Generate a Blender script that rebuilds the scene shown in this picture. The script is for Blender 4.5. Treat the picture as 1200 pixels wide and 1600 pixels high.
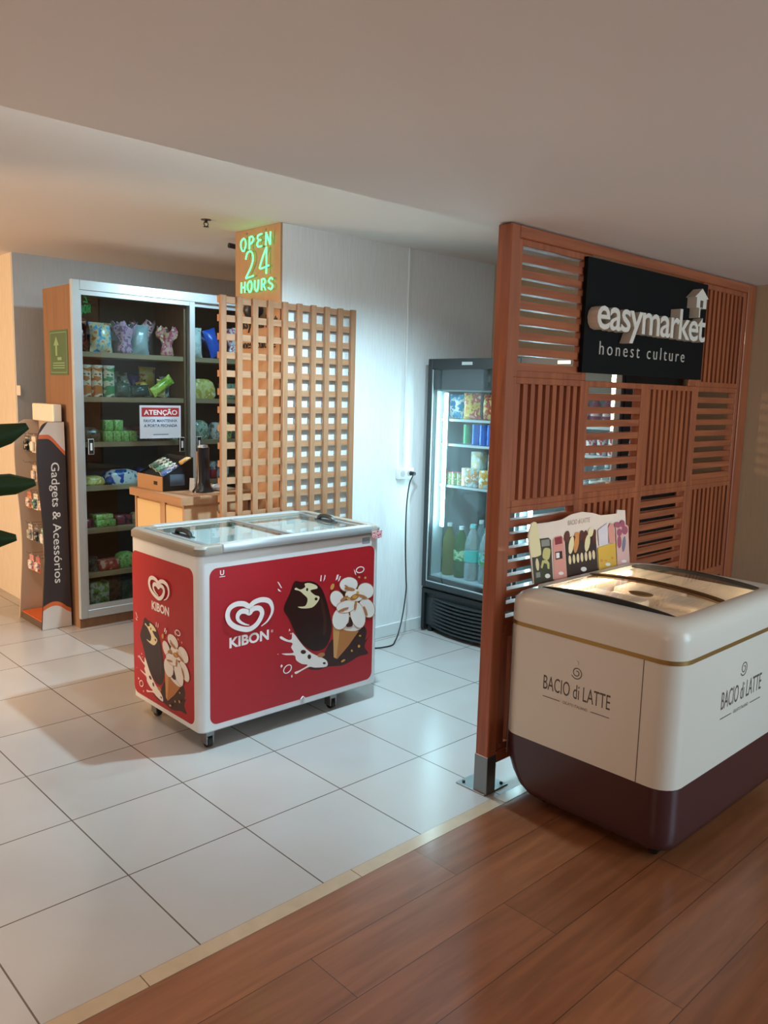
import bpy, bmesh, math, random
from mathutils import Vector, Matrix
random.seed(7)
for o in list(bpy.data.objects): bpy.data.objects.remove(o)
SC = bpy.context.scene; COL = SC.collection
R = math.radians
# ------------------------------------------------------------------ camera
CAMLOC = Vector((-1.16878, -1.99412, 1.67192)); YAW, PITCH, ROLL, FPX = 0.812593, -0.144455, 0.025613, 1269.287
fw = Vector((math.cos(YAW)*math.cos(PITCH), math.sin(YAW)*math.cos(PITCH), math.sin(PITCH)))
r0 = Vector((math.sin(YAW), -math.cos(YAW), 0)); u0 = r0.cross(fw)
rt = math.cos(ROLL)*r0 + math.sin(ROLL)*u0; up = -math.sin(ROLL)*r0 + math.cos(ROLL)*u0
cam = bpy.data.cameras.new('camera'); co = bpy.data.objects.new('camera', cam); COL.objects.link(co)
cam.sensor_fit = 'VERTICAL'; cam.sensor_height = 36; cam.lens = FPX/1600*36; cam.clip_start = .02
co.matrix_world = Matrix(((rt.x, up.x, -fw.x, CAMLOC.x), (rt.y, up.y, -fw.y, CAMLOC.y), (rt.z, up.z, -fw.z, CAMLOC.z), (0, 0, 0, 1)))
SC.camera = co
# ------------------------------------------------------------------ world, lights, exposure
W = bpy.data.worlds.new('world'); SC.world = W; W.use_nodes = True
W.node_tree.nodes['Background'].inputs[0].default_value = (.80, .87, .95, 1)
W.node_tree.nodes['Background'].inputs[1].default_value = .47
def light(name, typ, loc, col, power, look=None, **k):
    l = bpy.data.lights.new(name, typ); l.color = col; l.energy = power
    for a, b in k.items(): setattr(l, a, b)
    o = bpy.data.objects.new(name, l); COL.objects.link(o); o.location = loc
    if look: o.rotation_euler = (Vector(look)-Vector(loc)).to_track_quat('-Z', 'Y').to_euler()
    return o
COOL = (.55, .85, 1.0); WARM = (1.0, .66, .38)
light('shop_spotlight', 'SPOT', (1.44, .80, 2.60), COOL, 310, (1.70, 1.75, 0), spot_size=R(118), spot_blend=1.0, shadow_soft_size=.03)
light('shop_spotlight', 'SPOT', (2.40, .95, 2.60), COOL, 80, (2.5, 1.5, 0), spot_size=R(125), spot_blend=.95, shadow_soft_size=.05)
light('cabinet_spotlight', 'SPOT', (1.99, 2.68, 2.55), COOL, 55, (1.75, 3.45, 1.3), spot_size=R(140), spot_blend=.7, shadow_soft_size=.03)
light('corridor_downlight', 'SPOT', (-1.25, 1.05, 2.58), (.90, .95, 1.0), 52, (-1.25, 1.05, 0), spot_size=R(54), spot_blend=.12, shadow_soft_size=.05)
light('window_glow', 'AREA', (-3.9, 4.3, 1.7), WARM, 225, (1.0, 3.0, 1.1), shape='RECTANGLE', size=.6, size_y=1.0)
light('warm_fill', 'AREA', (-3.5, -1.7, 1.9), (1.0, .76, .56), 27, (1.4, -.4, .8), shape='RECTANGLE', size=1.2, size_y=1.2)  # added warm fill behind the camera for the foreground, no actual lamp
light('corridor_fill', 'AREA', (-.25, 2.4, 2.6), (1.0, .76, .58), 18, (-.1, 2.2, 0), shape='DISK', size=.5)  # added soft fill, lifts the shaded tiles left of the chest freezer
light('ceiling_fill', 'AREA', (.4, .22, 2.44), (.88, .98, 1.0), 17, (.5, 2.2, 2.72), shape='RECTANGLE', size=2.4, size_y=.06)  # added uplight hidden behind the soffit to brighten the upper ceiling
light('warm_fill', 'AREA', (2.3, -3.3, 2.28), (1.0, .78, .58), 19, (2.2, -1.6, 0), shape='DISK', size=.5)  # second added fill, brightens the planks at the right
light('daylight_fill', 'AREA', (3.0, -4.2, 1.5), (.48, .80, 1.0), 118, (2.0, -.6, .6), shape='RECTANGLE', size=2.4, size_y=1.8)  # added cool area light for the gelato freezer front, no window stands here
vs = SC.view_settings; vs.view_transform = 'Standard'; vs.look = 'None'; vs.gamma = 1; vs.use_curve_mapping = False
vs.exposure = 0.0
# ------------------------------------------------------------------ materials
MATS = {}
def srgb(h):
    h = h.lstrip('#'); c = [int(h[i:i+2], 16)/255 for i in (0, 2, 4)]
    return tuple((x/12.92 if x <= .04045 else ((x+.055)/1.055)**2.4) for x in c)+(1,)
def mat(name, col, rough=.5, metal=0, emit=0, bump=0, bscale=60, spec=.5, vary=0, vscale=5):
    if name in MATS: return MATS[name]
    m = bpy.data.materials.new(name); m.use_nodes = True; nt = m.node_tree; b = nt.nodes['Principled BSDF']
    c = srgb(col) if isinstance(col, str) else col
    b.inputs['Base Color'].default_value = c; b.inputs['Roughness'].default_value = rough; b.inputs['Metallic'].default_value = metal
    b.inputs['Specular IOR Level'].default_value = spec
    if emit: b.inputs['Emission Color'].default_value = c; b.inputs['Emission Strength'].default_value = emit
    if bump or vary:
        tc = nt.nodes.new('ShaderNodeTexCoord'); n = nt.nodes.new('ShaderNodeTexNoise'); nt.links.new(tc.outputs['Object'], n.inputs['Vector'])
        n.inputs['Scale'].default_value = bscale if bump else vscale; n.inputs['Detail'].default_value = 3
        if bump:
            bp = nt.nodes.new('ShaderNodeBump'); bp.inputs['Strength'].default_value = bump; bp.inputs['Distance'].default_value = .004
            nt.links.new(n.outputs['Fac'], bp.inputs['Height']); nt.links.new(bp.outputs['Normal'], b.inputs['Normal'])
        if vary:
            mx = nt.nodes.new('ShaderNodeMix'); mx.data_type = 'RGBA'; nt.links.new(n.outputs['Fac'], mx.inputs[0])
            mx.inputs[6].default_value = tuple(x*(1-vary) for x in c[:3])+(1,); mx.inputs[7].default_value = tuple(min(1, x*(1+vary)) for x in c[:3])+(1,)
            nt.links.new(mx.outputs[2], b.inputs['Base Color'])
    MATS[name] = m; return m
def wood(name, c1, c2, axis='z', rough=.45, fine=26, coat=0):
    if name in MATS: return MATS[name]
    m = bpy.data.materials.new(name); m.use_nodes = True; nt = m.node_tree; b = nt.nodes['Principled BSDF']
    tc = nt.nodes.new('ShaderNodeTexCoord'); mp = nt.nodes.new('ShaderNodeMapping'); n = nt.nodes.new('ShaderNodeTexNoise'); cr = nt.nodes.new('ShaderNodeValToRGB')
    s = [fine]*3; s['xyz'.index(axis)] = fine*.06; mp.inputs['Scale'].default_value = s
    n.inputs['Scale'].default_value = 1.6; n.inputs['Detail'].default_value = 5; n.inputs['Distortion'].default_value = .6
    cr.color_ramp.elements[0].position = .3; cr.color_ramp.elements[0].color = srgb(c1); cr.color_ramp.elements[1].position = .7; cr.color_ramp.elements[1].color = srgb(c2)
    nt.links.new(tc.outputs['Object'], mp.inputs[0]); nt.links.new(mp.outputs[0], n.inputs['Vector']); nt.links.new(n.outputs['Fac'], cr.inputs[0]); nt.links.new(cr.outputs[0], b.inputs['Base Color'])
    b.inputs['Roughness'].default_value = rough; b.inputs['Coat Weight'].default_value = coat
    MATS[name] = m; return m
def glass(name, tint=(1, 1, 1), refl=1.0, rough=.0, ior=1.45):
    if name in MATS: return MATS[name]
    m = bpy.data.materials.new(name); m.use_nodes = True; nt = m.node_tree; nt.nodes.clear()
    o = nt.nodes.new('ShaderNodeOutputMaterial'); t = nt.nodes.new('ShaderNodeBsdfTransparent'); g = nt.nodes.new('ShaderNodeBsdfGlossy'); f = nt.nodes.new('ShaderNodeFresnel'); mx = nt.nodes.new('ShaderNodeMixShader')
    t.inputs[0].default_value = tint+(1,); g.inputs['Roughness'].default_value = rough; f.inputs[0].default_value = ior
    mu = nt.nodes.new('ShaderNodeMath'); mu.operation = 'MULTIPLY'; mu.inputs[1].default_value = refl; mu.use_clamp = True
    ge = nt.nodes.new('ShaderNodeNewGeometry'); fb = nt.nodes.new('ShaderNodeMath'); fb.operation = 'SUBTRACT'; fb.inputs[0].default_value = 1; fm = nt.nodes.new('ShaderNodeMath'); fm.operation = 'MULTIPLY'  # the far side of a pane only lets light through
    nt.links.new(ge.outputs['Backfacing'], fb.inputs[1]); nt.links.new(f.outputs[0], mu.inputs[0]); nt.links.new(mu.outputs[0], fm.inputs[0]); nt.links.new(fb.outputs[0], fm.inputs[1]); nt.links.new(fm.outputs[0], mx.inputs[0]); nt.links.new(t.outputs[0], mx.inputs[1]); nt.links.new(g.outputs[0], mx.inputs[2]); nt.links.new(mx.outputs[0], o.inputs[0])
    MATS[name] = m; return m
def printed(name, cols, scale=18, rough=.28, stretch=(1, 1, 1), metal=0):
    """printed packaging: patches of the given colours"""
    if name in MATS: return MATS[name]
    m = bpy.data.materials.new(name); m.use_nodes = True; nt = m.node_tree; b = nt.nodes['Principled BSDF']
    tc = nt.nodes.new('ShaderNodeTexCoord'); mp = nt.nodes.new('ShaderNodeMapping'); n = nt.nodes.new('ShaderNodeTexNoise'); cr = nt.nodes.new('ShaderNodeValToRGB')
    mp.inputs['Scale'].default_value = stretch; n.inputs['Scale'].default_value = scale*1.6; n.inputs['Detail'].default_value = 3
    r = cr.color_ramp; r.interpolation = 'CONSTANT'; k = len(cols)
    for i, c in enumerate(cols):
        e = r.elements[i] if i < 2 else r.elements.new(.5)
        e.position = 0 if i == 0 else .34+.32*(i-.5)/(k-1) if k > 1 else 0; e.color = srgb(c)
    nt.links.new(tc.outputs['Object'], mp.inputs[0]); nt.links.new(mp.outputs[0], n.inputs['Vector']); nt.links.new(n.outputs['Fac'], cr.inputs[0]); nt.links.new(cr.outputs[0], b.inputs['Base Color'])
    b.inputs['Roughness'].default_value = rough; b.inputs['Metallic'].default_value = metal
    MATS[name] = m; return m
# ------------------------------------------------------------------ mesh helpers
def catmull(pts, closed=True, k=4):
    n = len(pts); out = []; P = [Vector(p) for p in pts]
    rng = range(n) if closed else range(n-1)
    for i in rng:
        a, b, c, d = (P[(i-1) % n], P[i], P[(i+1) % n], P[(i+2) % n]) if closed else (P[max(i-1, 0)], P[i], P[i+1], P[min(i+2, n-1)])
        for j in range(k):
            t = j/k; out.append(.5*((2*b)+(c-a)*t+(2*a-5*b+4*c-d)*t*t+(3*b-a-3*c+d)*t**3))
    if not closed: out.append(P[-1])
    return out
class MB:
    def __init__(s): s.bm = bmesh.new()
    def _fin(s, n0, mi):
        s.bm.faces.ensure_lookup_table()
        for f in s.bm.faces[n0:]: f.material_index = mi
    def box(s, x0, x1, y0, y1, z0, z1, bev=0, mi=0, M=None, seg=1):
        n0 = len(s.bm.faces)
        vs_ = [s.bm.verts.new(p) for p in [(x0, y0, z0), (x1, y0, z0), (x1, y1, z0), (x0, y1, z0), (x0, y0, z1), (x1, y0, z1), (x1, y1, z1), (x0, y1, z1)]]
        F = [s.bm.faces.new([vs_[i] for i in q]) for q in [(0, 3, 2, 1), (4, 5, 6, 7), (0, 1, 5, 4), (1, 2, 6, 5), (2, 3, 7, 6), (3, 0, 4, 7)]]
        if bev:
            r = bmesh.ops.bevel(s.bm, geom=list({e for f in F for e in f.edges}), offset=bev, segments=seg, affect='EDGES', profile=.5)
            vs_ = list({v for f in s.bm.faces[n0:] for v in f.verts}) if n0 else list(s.bm.verts)
        if M: bmesh.ops.transform(s.bm, matrix=M, verts=[v for v in vs_ if v.is_valid])
        s._fin(n0, mi); return s
    def loft(s, rings, cap0=True, cap1=True, mi=0, closed=True):
        n0 = len(s.bm.faces); V = [[s.bm.verts.new(p) for p in r] for r in rings]; n = len(V[0])
        for a, b in zip(V, V[1:]):
            for i in range(n if closed else n-1):
                j = (i+1) % n
                try: s.bm.faces.new((a[i], a[j], b[j], b[i]))
                except ValueError: pass
        if cap0: s.bm.faces.new(V[0][::-1])
        if cap1: s.bm.faces.new(V[-1])
        s._fin(n0, mi); return s
    def tube(s, pts, r, n=8, mi=0, cap=True, smooth=0):
        P = [Vector(p) for p in pts]
        if smooth: P = catmull(P, False, smooth)
        rr = r if isinstance(r, (list, tuple)) else [r]*len(P); rings = []
        ref = None
        for i, p in enumerate(P):
            d = (P[min(i+1, len(P)-1)]-P[max(i-1, 0)]).normalized()
            if ref is None: ref = d.orthogonal().normalized()
            a = (ref-d*ref.dot(d)).normalized(); ref = a; b = d.cross(a)
            rings.append([p+(a*math.cos(t)+b*math.sin(t))*rr[min(i, len(rr)-1)] for t in [2*math.pi*j/n for j in range(n)]])
        return s.loft(rings, cap, cap, mi)
    def cyl(s, p0, p1, r0, r1=None, n=16, mi=0):
        return s.tube([p0, p1], [r0, r0 if r1 is None else r1], n, mi)
    def lathe(s, prof, c=(0, 0, 0), n=18, mi=0, sx=1, sy=1):
        c = Vector(c)
        return s.loft([[c+Vector((r*sx*math.cos(2*math.pi*j/n), r*sy*math.sin(2*math.pi*j/n), z)) for j in range(n)] for r, z in prof], True, True, mi)
    def poly(s, F, pts, off=0, mi=0):
        O, X, Y, N = F; n0 = len(s.bm.faces)
        v = [s.bm.verts.new(O+X*p[0]+Y*p[1]+N*off) for p in pts]; f = s.bm.faces.new(v); f.normal_update()
        if f.normal.dot(N) < 0: f.normal_flip()
        bmesh.ops.triangulate(s.bm, faces=[f]); s._fin(n0, mi); return s
    def quads(s, F, A, B, off=0, mi=0, closed=False):
        O, X, Y, N = F; n0 = len(s.bm.faces)
        a = [s.bm.verts.new(O+X*p[0]+Y*p[1]+N*off) for p in A]; b = [s.bm.verts.new(O+X*p[0]+Y*p[1]+N*off) for p in B]
        n = len(a)
        for i in range(n if closed else n-1):
            j = (i+1) % n; s.bm.faces.new((a[i], a[j], b[j], b[i]))
        s._fin(n0, mi); return s
    def prism(s, F, pts, d0, d1, mi=0):
        O, X, Y, N = F
        return s.loft([[O+X*p[0]+Y*p[1]+N*d for p in pts] for d in (d0, d1)], True, True, mi)
    def build(s, name, m, root=None, smooth=None, label=None, recalc=True):
        if recalc: bmesh.ops.recalc_face_normals(s.bm, faces=s.bm.faces)
        me = bpy.data.meshes.new(name); s.bm.to_mesh(me); s.bm.free()
        for x in (m if isinstance(m, (list, tuple)) else [m]): me.materials.append(x)
        o = bpy.data.objects.new(name, me); COL.objects.link(o)
        if root:
            o.parent = root; L = root.get('_w')
            r = root
            while L is None and r.parent: r = r.parent; L = r.get('_w')
            if L is not None: me.transform(Matrix.Translation(-Vector(L)))
        if smooth is not None:
            for p in me.polygons: p.use_smooth = True
            me.set_sharp_from_angle(angle=R(smooth))
        if label: o['label'] = label
        return o
def fr(o, x, y):
    x = Vector(x).normalized(); y = Vector(y).normalized(); return (Vector(o), x, y, x.cross(y))
def thing(name, label, cat, loc=(0, 0, 0), group=None):
    o = bpy.data.objects.new(name, None); COL.objects.link(o); o.location = loc; o.empty_display_size = .05
    o['label'] = label; o['category'] = cat; o['_w'] = tuple(loc)
    if group: o['group'] = group
    return o
def tag(o, label, cat, group=None):
    o['label'] = label; o['category'] = cat
    if group: o['group'] = group
    return o
def solo(o):
    """move the origin of a one-mesh thing to the middle of its base"""
    v = [x.co for x in o.data.vertices]; c = Vector(((min(p.x for p in v)+max(p.x for p in v))/2, (min(p.y for p in v)+max(p.y for p in v))/2, min(p.z for p in v)))
    o.data.transform(Matrix.Translation(-c)); o.location = c; return o
def struct(name, mb, m, smooth=None):
    o = mb.build(name, m, None, smooth); o['kind'] = 'structure'; return o
def rrect(x0, x1, y0, y1, r, n=6):
    P = []
    for cx, cy, a in ((x1-r, y1-r, 0), (x0+r, y1-r, 90), (x0+r, y0+r, 180), (x1-r, y0+r, 270)):
        for i in range(n+1): t = R(a+90*i/n); P.append((cx+r*math.cos(t), cy+r*math.sin(t)))
    return P
def rz(P, z): return [(x, y, z) for x, y in P]
def text(name, s, F, m, root, w=None, h=None, ext=.0006, bold=0, align='LEFT', label=None, off=.001, spacing=1.0, res=3, each=False):
    """lettering in the frame F, left bottom corner at its origin; fitted to width w and height h"""
    c = bpy.data.curves.new('text', 'FONT'); c.body = s; c.size = 1; c.extrude = .5 if ext > .003 else 0; c.offset = bold; c.space_character = spacing; c.resolution_u = res
    o = bpy.data.objects.new('text', c); COL.objects.link(o); dg = bpy.context.evaluated_depsgraph_get()
    me = bpy.data.meshes.new_from_object(o.evaluated_get(dg)); bpy.data.objects.remove(o); bpy.data.curves.remove(c)
    xs = [v.co.x for v in me.vertices]; ys = [v.co.y for v in me.vertices]; x0, x1, y0, y1 = min(xs), max(xs), min(ys), max(ys)
    sx = w/(x1-x0) if w else None; sy = h/(y1-y0) if h else None
    sx = sx or sy; sy = sy or sx
    O, X, Y, N = F; bm = bmesh.new(); bm.from_mesh(me); bpy.data.meshes.remove(me)
    for v in bm.verts:
        p = v.co.copy(); v.co = O+X*((p.x-x0)*sx)+Y*((p.y-y0)*sy)+N*(off+(ext if p.z > .25 else 0))
    if each:                                                        # every raised letter is a part of its own
        bm.verts.ensure_lookup_table(); seen = set(); out = []
        bmesh.ops.remove_doubles(bm, verts=bm.verts, dist=1e-6); bm.verts.ensure_lookup_table()
        for v in bm.verts:
            if v in seen: continue
            st = [v]; isl = {v}
            while st:
                for e in st.pop().link_edges:
                    for q in e.verts:
                        if q not in isl: isl.add(q); st.append(q)
            seen |= isl; p = MB(); mp = {q: p.bm.verts.new(q.co) for q in isl}
            for f in {f for q in isl for f in q.link_faces}:
                try: p.bm.faces.new([mp[q] for q in f.verts])
                except ValueError: pass
            out.append(p.build(name, m, root, None, label))
        bm.free(); return out
    b = MB(); b.bm.free(); b.bm = bm
    return b.build(name, m, root, None, label, recalc=False)
# ---- printed artwork of the red stickers and the menu card (metres, on their own plane)
ART=[
('i','choc',1,[(0.6771,0.2106),(0.726,0.2732),(0.8386,0.2841),(0.9331,0.3161),(0.9722,0.2756),(0.9628,0.2272),(1.0165,0.2632),(0.9737,0.2251),(0.9585,0.1862),(0.987,0.1467),(0.9165,0.1445),(0.8741,0.1326),(0.801,0.1193),(0.7087,0.1329),(0.639,0.1304),(0.5705,0.1535),(0.6385,0.1626)]),
('i','cream',1,[(0.4734,0.3607),(0.4673,0.3311),(0.4461,0.3275),(0.4003,0.3554),(0.3959,0.3448),(0.4324,0.3225),(0.4722,0.3055),(0.4631,0.2856),(0.4793,0.2553),(0.4285,0.2619),(0.4056,0.265),(0.4331,0.2517),(0.486,0.2391),(0.4956,0.213),(0.5318,0.1856),(0.5702,0.171),(0.5227,0.1562),(0.487,0.1523),(0.4965,0.14),(0.5323,0.1501),(0.58,0.1594),(0.6191,0.1468),(0.6935,0.1362),(0.698,0.1619),(0.6676,0.1885),(0.5983,0.2268),(0.54,0.278)]),
('i','choc',0,[(0.5577,0.2431),(0.5569,0.2398),(0.5545,0.2373),(0.5507,0.2356),(0.5459,0.235),(0.5406,0.2356),(0.5353,0.2372),(0.5305,0.2398),(0.5267,0.243),(0.5243,0.2466),(0.5234,0.2501),(0.5242,0.2533),(0.5266,0.2559),(0.5303,0.2576),(0.535,0.2581),(0.5403,0.2576),(0.5456,0.256),(0.5504,0.2535),(0.5543,0.2502),(0.5568,0.2467)]),
('i','choc',0,[(0.5908,0.211),(0.5903,0.2072),(0.5887,0.204),(0.5862,0.2017),(0.583,0.2006),(0.5794,0.2007),(0.5758,0.2021),(0.5726,0.2046),(0.57,0.2079),(0.5683,0.2118),(0.5676,0.2158),(0.5682,0.2196),(0.5697,0.2228),(0.5723,0.2251),(0.5755,0.2262),(0.579,0.2261),(0.5826,0.2247),(0.5859,0.2222),(0.5885,0.2189),(0.5902,0.215)]),
('i','choc',0,[(0.6684,0.2004),(0.6677,0.1983),(0.6654,0.1967),(0.6619,0.1959),(0.6575,0.1958),(0.6526,0.1964),(0.6477,0.1978),(0.6433,0.1998),(0.6398,0.2021),(0.6375,0.2046),(0.6367,0.207),(0.6374,0.209),(0.6396,0.2106),(0.6431,0.2114),(0.6475,0.2116),(0.6524,0.2109),(0.6573,0.2095),(0.6617,0.2076),(0.6653,0.2053),(0.6676,0.2028)]),
('i','choc',0,[(0.6882,0.1559),(0.6877,0.1543),(0.6863,0.153),(0.6841,0.1522),(0.6813,0.152),(0.6782,0.1524),(0.6751,0.1534),(0.6723,0.1548),(0.6701,0.1565),(0.6687,0.1584),(0.6681,0.1602),(0.6686,0.1619),(0.67,0.1632),(0.6722,0.1639),(0.6749,0.1641),(0.678,0.1638),(0.6811,0.1628),(0.6839,0.1614),(0.6862,0.1597),(0.6876,0.1578)]),
('i','caramel',0,[(0.6813,0.2069),(0.6813,0.2033),(0.679,0.2),(0.6745,0.1974),(0.6684,0.1957),(0.6612,0.195),(0.6536,0.1955),(0.6464,0.1971),(0.6404,0.1997),(0.6359,0.2029),(0.6336,0.2064),(0.6336,0.21),(0.6359,0.2133),(0.6403,0.2159),(0.6464,0.2176),(0.6536,0.2183),(0.6612,0.2178),(0.6684,0.2162),(0.6745,0.2137),(0.679,0.2105)]),
('i','bar',1,[(0.4796,0.6205),(0.5261,0.6109),(0.5732,0.6088),(0.6164,0.5934),(0.6559,0.5549),(0.6867,0.4874),(0.7111,0.412),(0.7244,0.3458),(0.7175,0.2949),(0.6982,0.2545),(0.6668,0.2352),(0.6176,0.2364),(0.5689,0.2605),(0.5208,0.3052),(0.4826,0.3667),(0.4496,0.434),(0.4173,0.4813),(0.4224,0.5144),(0.4527,0.5663)]),
('i','cream2',1,[(0.4819,0.5793),(0.5127,0.5671),(0.5382,0.5456),(0.5631,0.5186),(0.5485,0.4847),(0.5016,0.4886),(0.5279,0.4758),(0.5896,0.4694),(0.625,0.4894),(0.64,0.5167),(0.6078,0.5326),(0.5796,0.5601),(0.6237,0.5636),(0.6166,0.5809),(0.5733,0.5995),(0.5431,0.5993),(0.5471,0.5826),(0.5172,0.574),(0.4911,0.587)]),
('i','bar',0,[(0.5662,0.5667),(0.5659,0.5642),(0.565,0.5619),(0.5636,0.5603),(0.5617,0.5594),(0.5597,0.5592),(0.5576,0.56),(0.5558,0.5614),(0.5543,0.5635),(0.5533,0.566),(0.5529,0.5687),(0.5532,0.5713),(0.5541,0.5735),(0.5556,0.5752),(0.5574,0.5761),(0.5594,0.5762),(0.5615,0.5755),(0.5634,0.574),(0.5649,0.5719),(0.5659,0.5694)]),
('i','bar',0,[(0.6276,0.5085),(0.6271,0.5062),(0.6258,0.5042),(0.6237,0.5028),(0.621,0.5021),(0.618,0.5022),(0.615,0.5031),(0.6123,0.5046),(0.6101,0.5067),(0.6087,0.5091),(0.6082,0.5116),(0.6086,0.5139),(0.6099,0.5159),(0.6121,0.5172),(0.6147,0.5179),(0.6177,0.5179),(0.6207,0.517),(0.6234,0.5155),(0.6256,0.5134),(0.627,0.511)]),
('i','bar2',1,[(0.6467,0.5251),(0.6724,0.4581),(0.6889,0.3761),(0.6831,0.3135),(0.6652,0.3168),(0.6688,0.3876),(0.6527,0.4614)]),
('i','choc',0,[(0.9816,0.4321),(0.9769,0.3983),(0.9611,0.3697),(0.9359,0.3494),(0.904,0.3392),(0.8686,0.34),(0.8334,0.3517),(0.8017,0.3729),(0.7766,0.4013),(0.7602,0.4343),(0.7541,0.4687),(0.7587,0.5012),(0.7736,0.5289),(0.7975,0.5492),(0.8282,0.5602),(0.8629,0.5605),(0.8982,0.5501),(0.9307,0.5298),(0.9572,0.5014),(0.9748,0.4677)]),
('i','wafer',0,[(0.7313,0.3566),(0.9125,0.2867),(0.8403,0.2181),(0.7639,0.1625),(0.7401,0.1765)]),
('i','wafer2',0,[(0.7313,0.3566),(0.7804,0.3372),(0.7587,0.1677),(0.7401,0.1765)]),
('i','cream',0,[(0.9367,0.3082),(0.9278,0.2979),(0.9097,0.2924),(0.8844,0.2922),(0.8544,0.2973),(0.8228,0.3071),(0.7928,0.3206),(0.7671,0.3365),(0.7482,0.3531),(0.7377,0.369),(0.7367,0.3826),(0.7451,0.3927),(0.7622,0.3983),(0.7865,0.3989),(0.8157,0.3944),(0.8471,0.385),(0.8777,0.3718),(0.9043,0.3558),(0.9243,0.3388),(0.9355,0.3223)]),
('i','caramel',0,[(0.8997,0.5519),(0.8992,0.5388),(0.8922,0.5273),(0.8794,0.5184),(0.8623,0.5131),(0.8424,0.5119),(0.8219,0.5148),(0.8026,0.5215),(0.7865,0.5314),(0.7751,0.5435),(0.7695,0.5565),(0.77,0.5693),(0.7768,0.5806),(0.7891,0.5894),(0.8059,0.5948),(0.8255,0.5963),(0.846,0.5937),(0.8655,0.5871),(0.882,0.5773),(0.8938,0.5652)]),
('i','cream',0,[(0.8961,0.552),(0.8955,0.5398),(0.8889,0.5291),(0.8768,0.5208),(0.8606,0.5159),(0.8418,0.5148),(0.8224,0.5175),(0.8042,0.5238),(0.7891,0.533),(0.7783,0.5442),(0.773,0.5564),(0.7736,0.5683),(0.78,0.5789),(0.7917,0.5871),(0.8075,0.5921),(0.826,0.5934),(0.8454,0.591),(0.8638,0.5849),(0.8794,0.5757),(0.8905,0.5644)]),
('i','caramel',0,[(1.0152,0.4769),(1.0063,0.4657),(0.9923,0.4581),(0.9748,0.4549),(0.9556,0.4564),(0.9365,0.4623),(0.9193,0.472),(0.9058,0.4846),(0.8972,0.4989),(0.8943,0.5135),(0.8973,0.5269),(0.906,0.5379),(0.9196,0.5455),(0.9367,0.549),(0.9558,0.5478),(0.975,0.5422),(0.9924,0.5326),(1.0063,0.5199),(1.0152,0.5054),(1.0183,0.4906)]),
('i','cream',0,[(1.0116,0.4785),(1.0032,0.468),(0.9901,0.4609),(0.9737,0.4579),(0.9556,0.4592),(0.9377,0.4648),(0.9216,0.4739),(0.9089,0.4858),(0.9008,0.4992),(0.898,0.5128),(0.9009,0.5254),(0.909,0.5358),(0.9218,0.5429),(0.9378,0.546),(0.9558,0.5449),(0.9738,0.5396),(0.9901,0.5306),(1.0032,0.5188),(1.0116,0.5052),(1.0145,0.4913)]),
('i','caramel',0,[(0.801,0.4943),(0.8056,0.479),(0.8052,0.4647),(0.8,0.4527),(0.7904,0.4442),(0.7774,0.4401),(0.7624,0.4408),(0.7467,0.4461),(0.732,0.4555),(0.7197,0.4681),(0.711,0.4825),(0.7066,0.4975),(0.707,0.5116),(0.7121,0.5234),(0.7214,0.5319),(0.7341,0.5361),(0.749,0.5357),(0.7646,0.5306),(0.7794,0.5214),(0.792,0.5089)]),
('i','cream',0,[(0.7976,0.4938),(0.802,0.4795),(0.8017,0.466),(0.797,0.4548),(0.7881,0.4468),(0.7761,0.443),(0.7622,0.4436),(0.7476,0.4486),(0.734,0.4575),(0.7225,0.4693),(0.7142,0.483),(0.7101,0.4971),(0.7103,0.5103),(0.715,0.5214),(0.7236,0.5294),(0.7354,0.5333),(0.7492,0.5329),(0.7637,0.5281),(0.7775,0.5194),(0.7892,0.5076)]),
('i','caramel',0,[(1.0179,0.4153),(1.026,0.3968),(1.0283,0.3791),(1.0245,0.3641),(1.0151,0.3531),(1.001,0.3474),(0.9837,0.3473),(0.9648,0.353),(0.9463,0.3638),(0.9299,0.3785),(0.9173,0.3958),(0.9096,0.414),(0.9074,0.4313),(0.9111,0.446),(0.9202,0.4569),(0.9339,0.4628),(0.9509,0.4631),(0.9696,0.4578),(0.9882,0.4473),(1.0049,0.4327)]),
('i','cream',0,[(1.0144,0.4146),(1.0221,0.3971),(1.0244,0.3803),(1.0211,0.3661),(1.0124,0.3557),(0.9993,0.3503),(0.9831,0.3503),(0.9655,0.3557),(0.9481,0.366),(0.9326,0.38),(0.9207,0.3965),(0.9133,0.4137),(0.9111,0.4301),(0.9144,0.4441),(0.9228,0.4544),(0.9356,0.4599),(0.9515,0.4602),(0.969,0.4551),(0.9864,0.4451),(1.0021,0.4311)]),
('i','caramel',0,[(0.8405,0.3574),(0.8314,0.3403),(0.8176,0.3271),(0.8004,0.3191),(0.7815,0.3171),(0.7629,0.3212),(0.7462,0.331),(0.7332,0.3455),(0.7251,0.3632),(0.7225,0.3825),(0.7258,0.4014),(0.7345,0.4183),(0.748,0.4315),(0.7649,0.4396),(0.7836,0.442),(0.8023,0.4382),(0.8192,0.4287),(0.8325,0.4143),(0.841,0.3964),(0.8438,0.3768)]),
('i','cream',0,[(0.8369,0.3588),(0.8283,0.3424),(0.8153,0.3297),(0.799,0.322),(0.7813,0.32),(0.7637,0.3238),(0.7481,0.333),(0.7359,0.3468),(0.7283,0.3636),(0.726,0.382),(0.7292,0.4001),(0.7375,0.4163),(0.7503,0.4289),(0.7662,0.4368),(0.7838,0.4391),(0.8014,0.4356),(0.8172,0.4266),(0.8297,0.4129),(0.8376,0.3959),(0.8401,0.3772)]),
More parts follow.
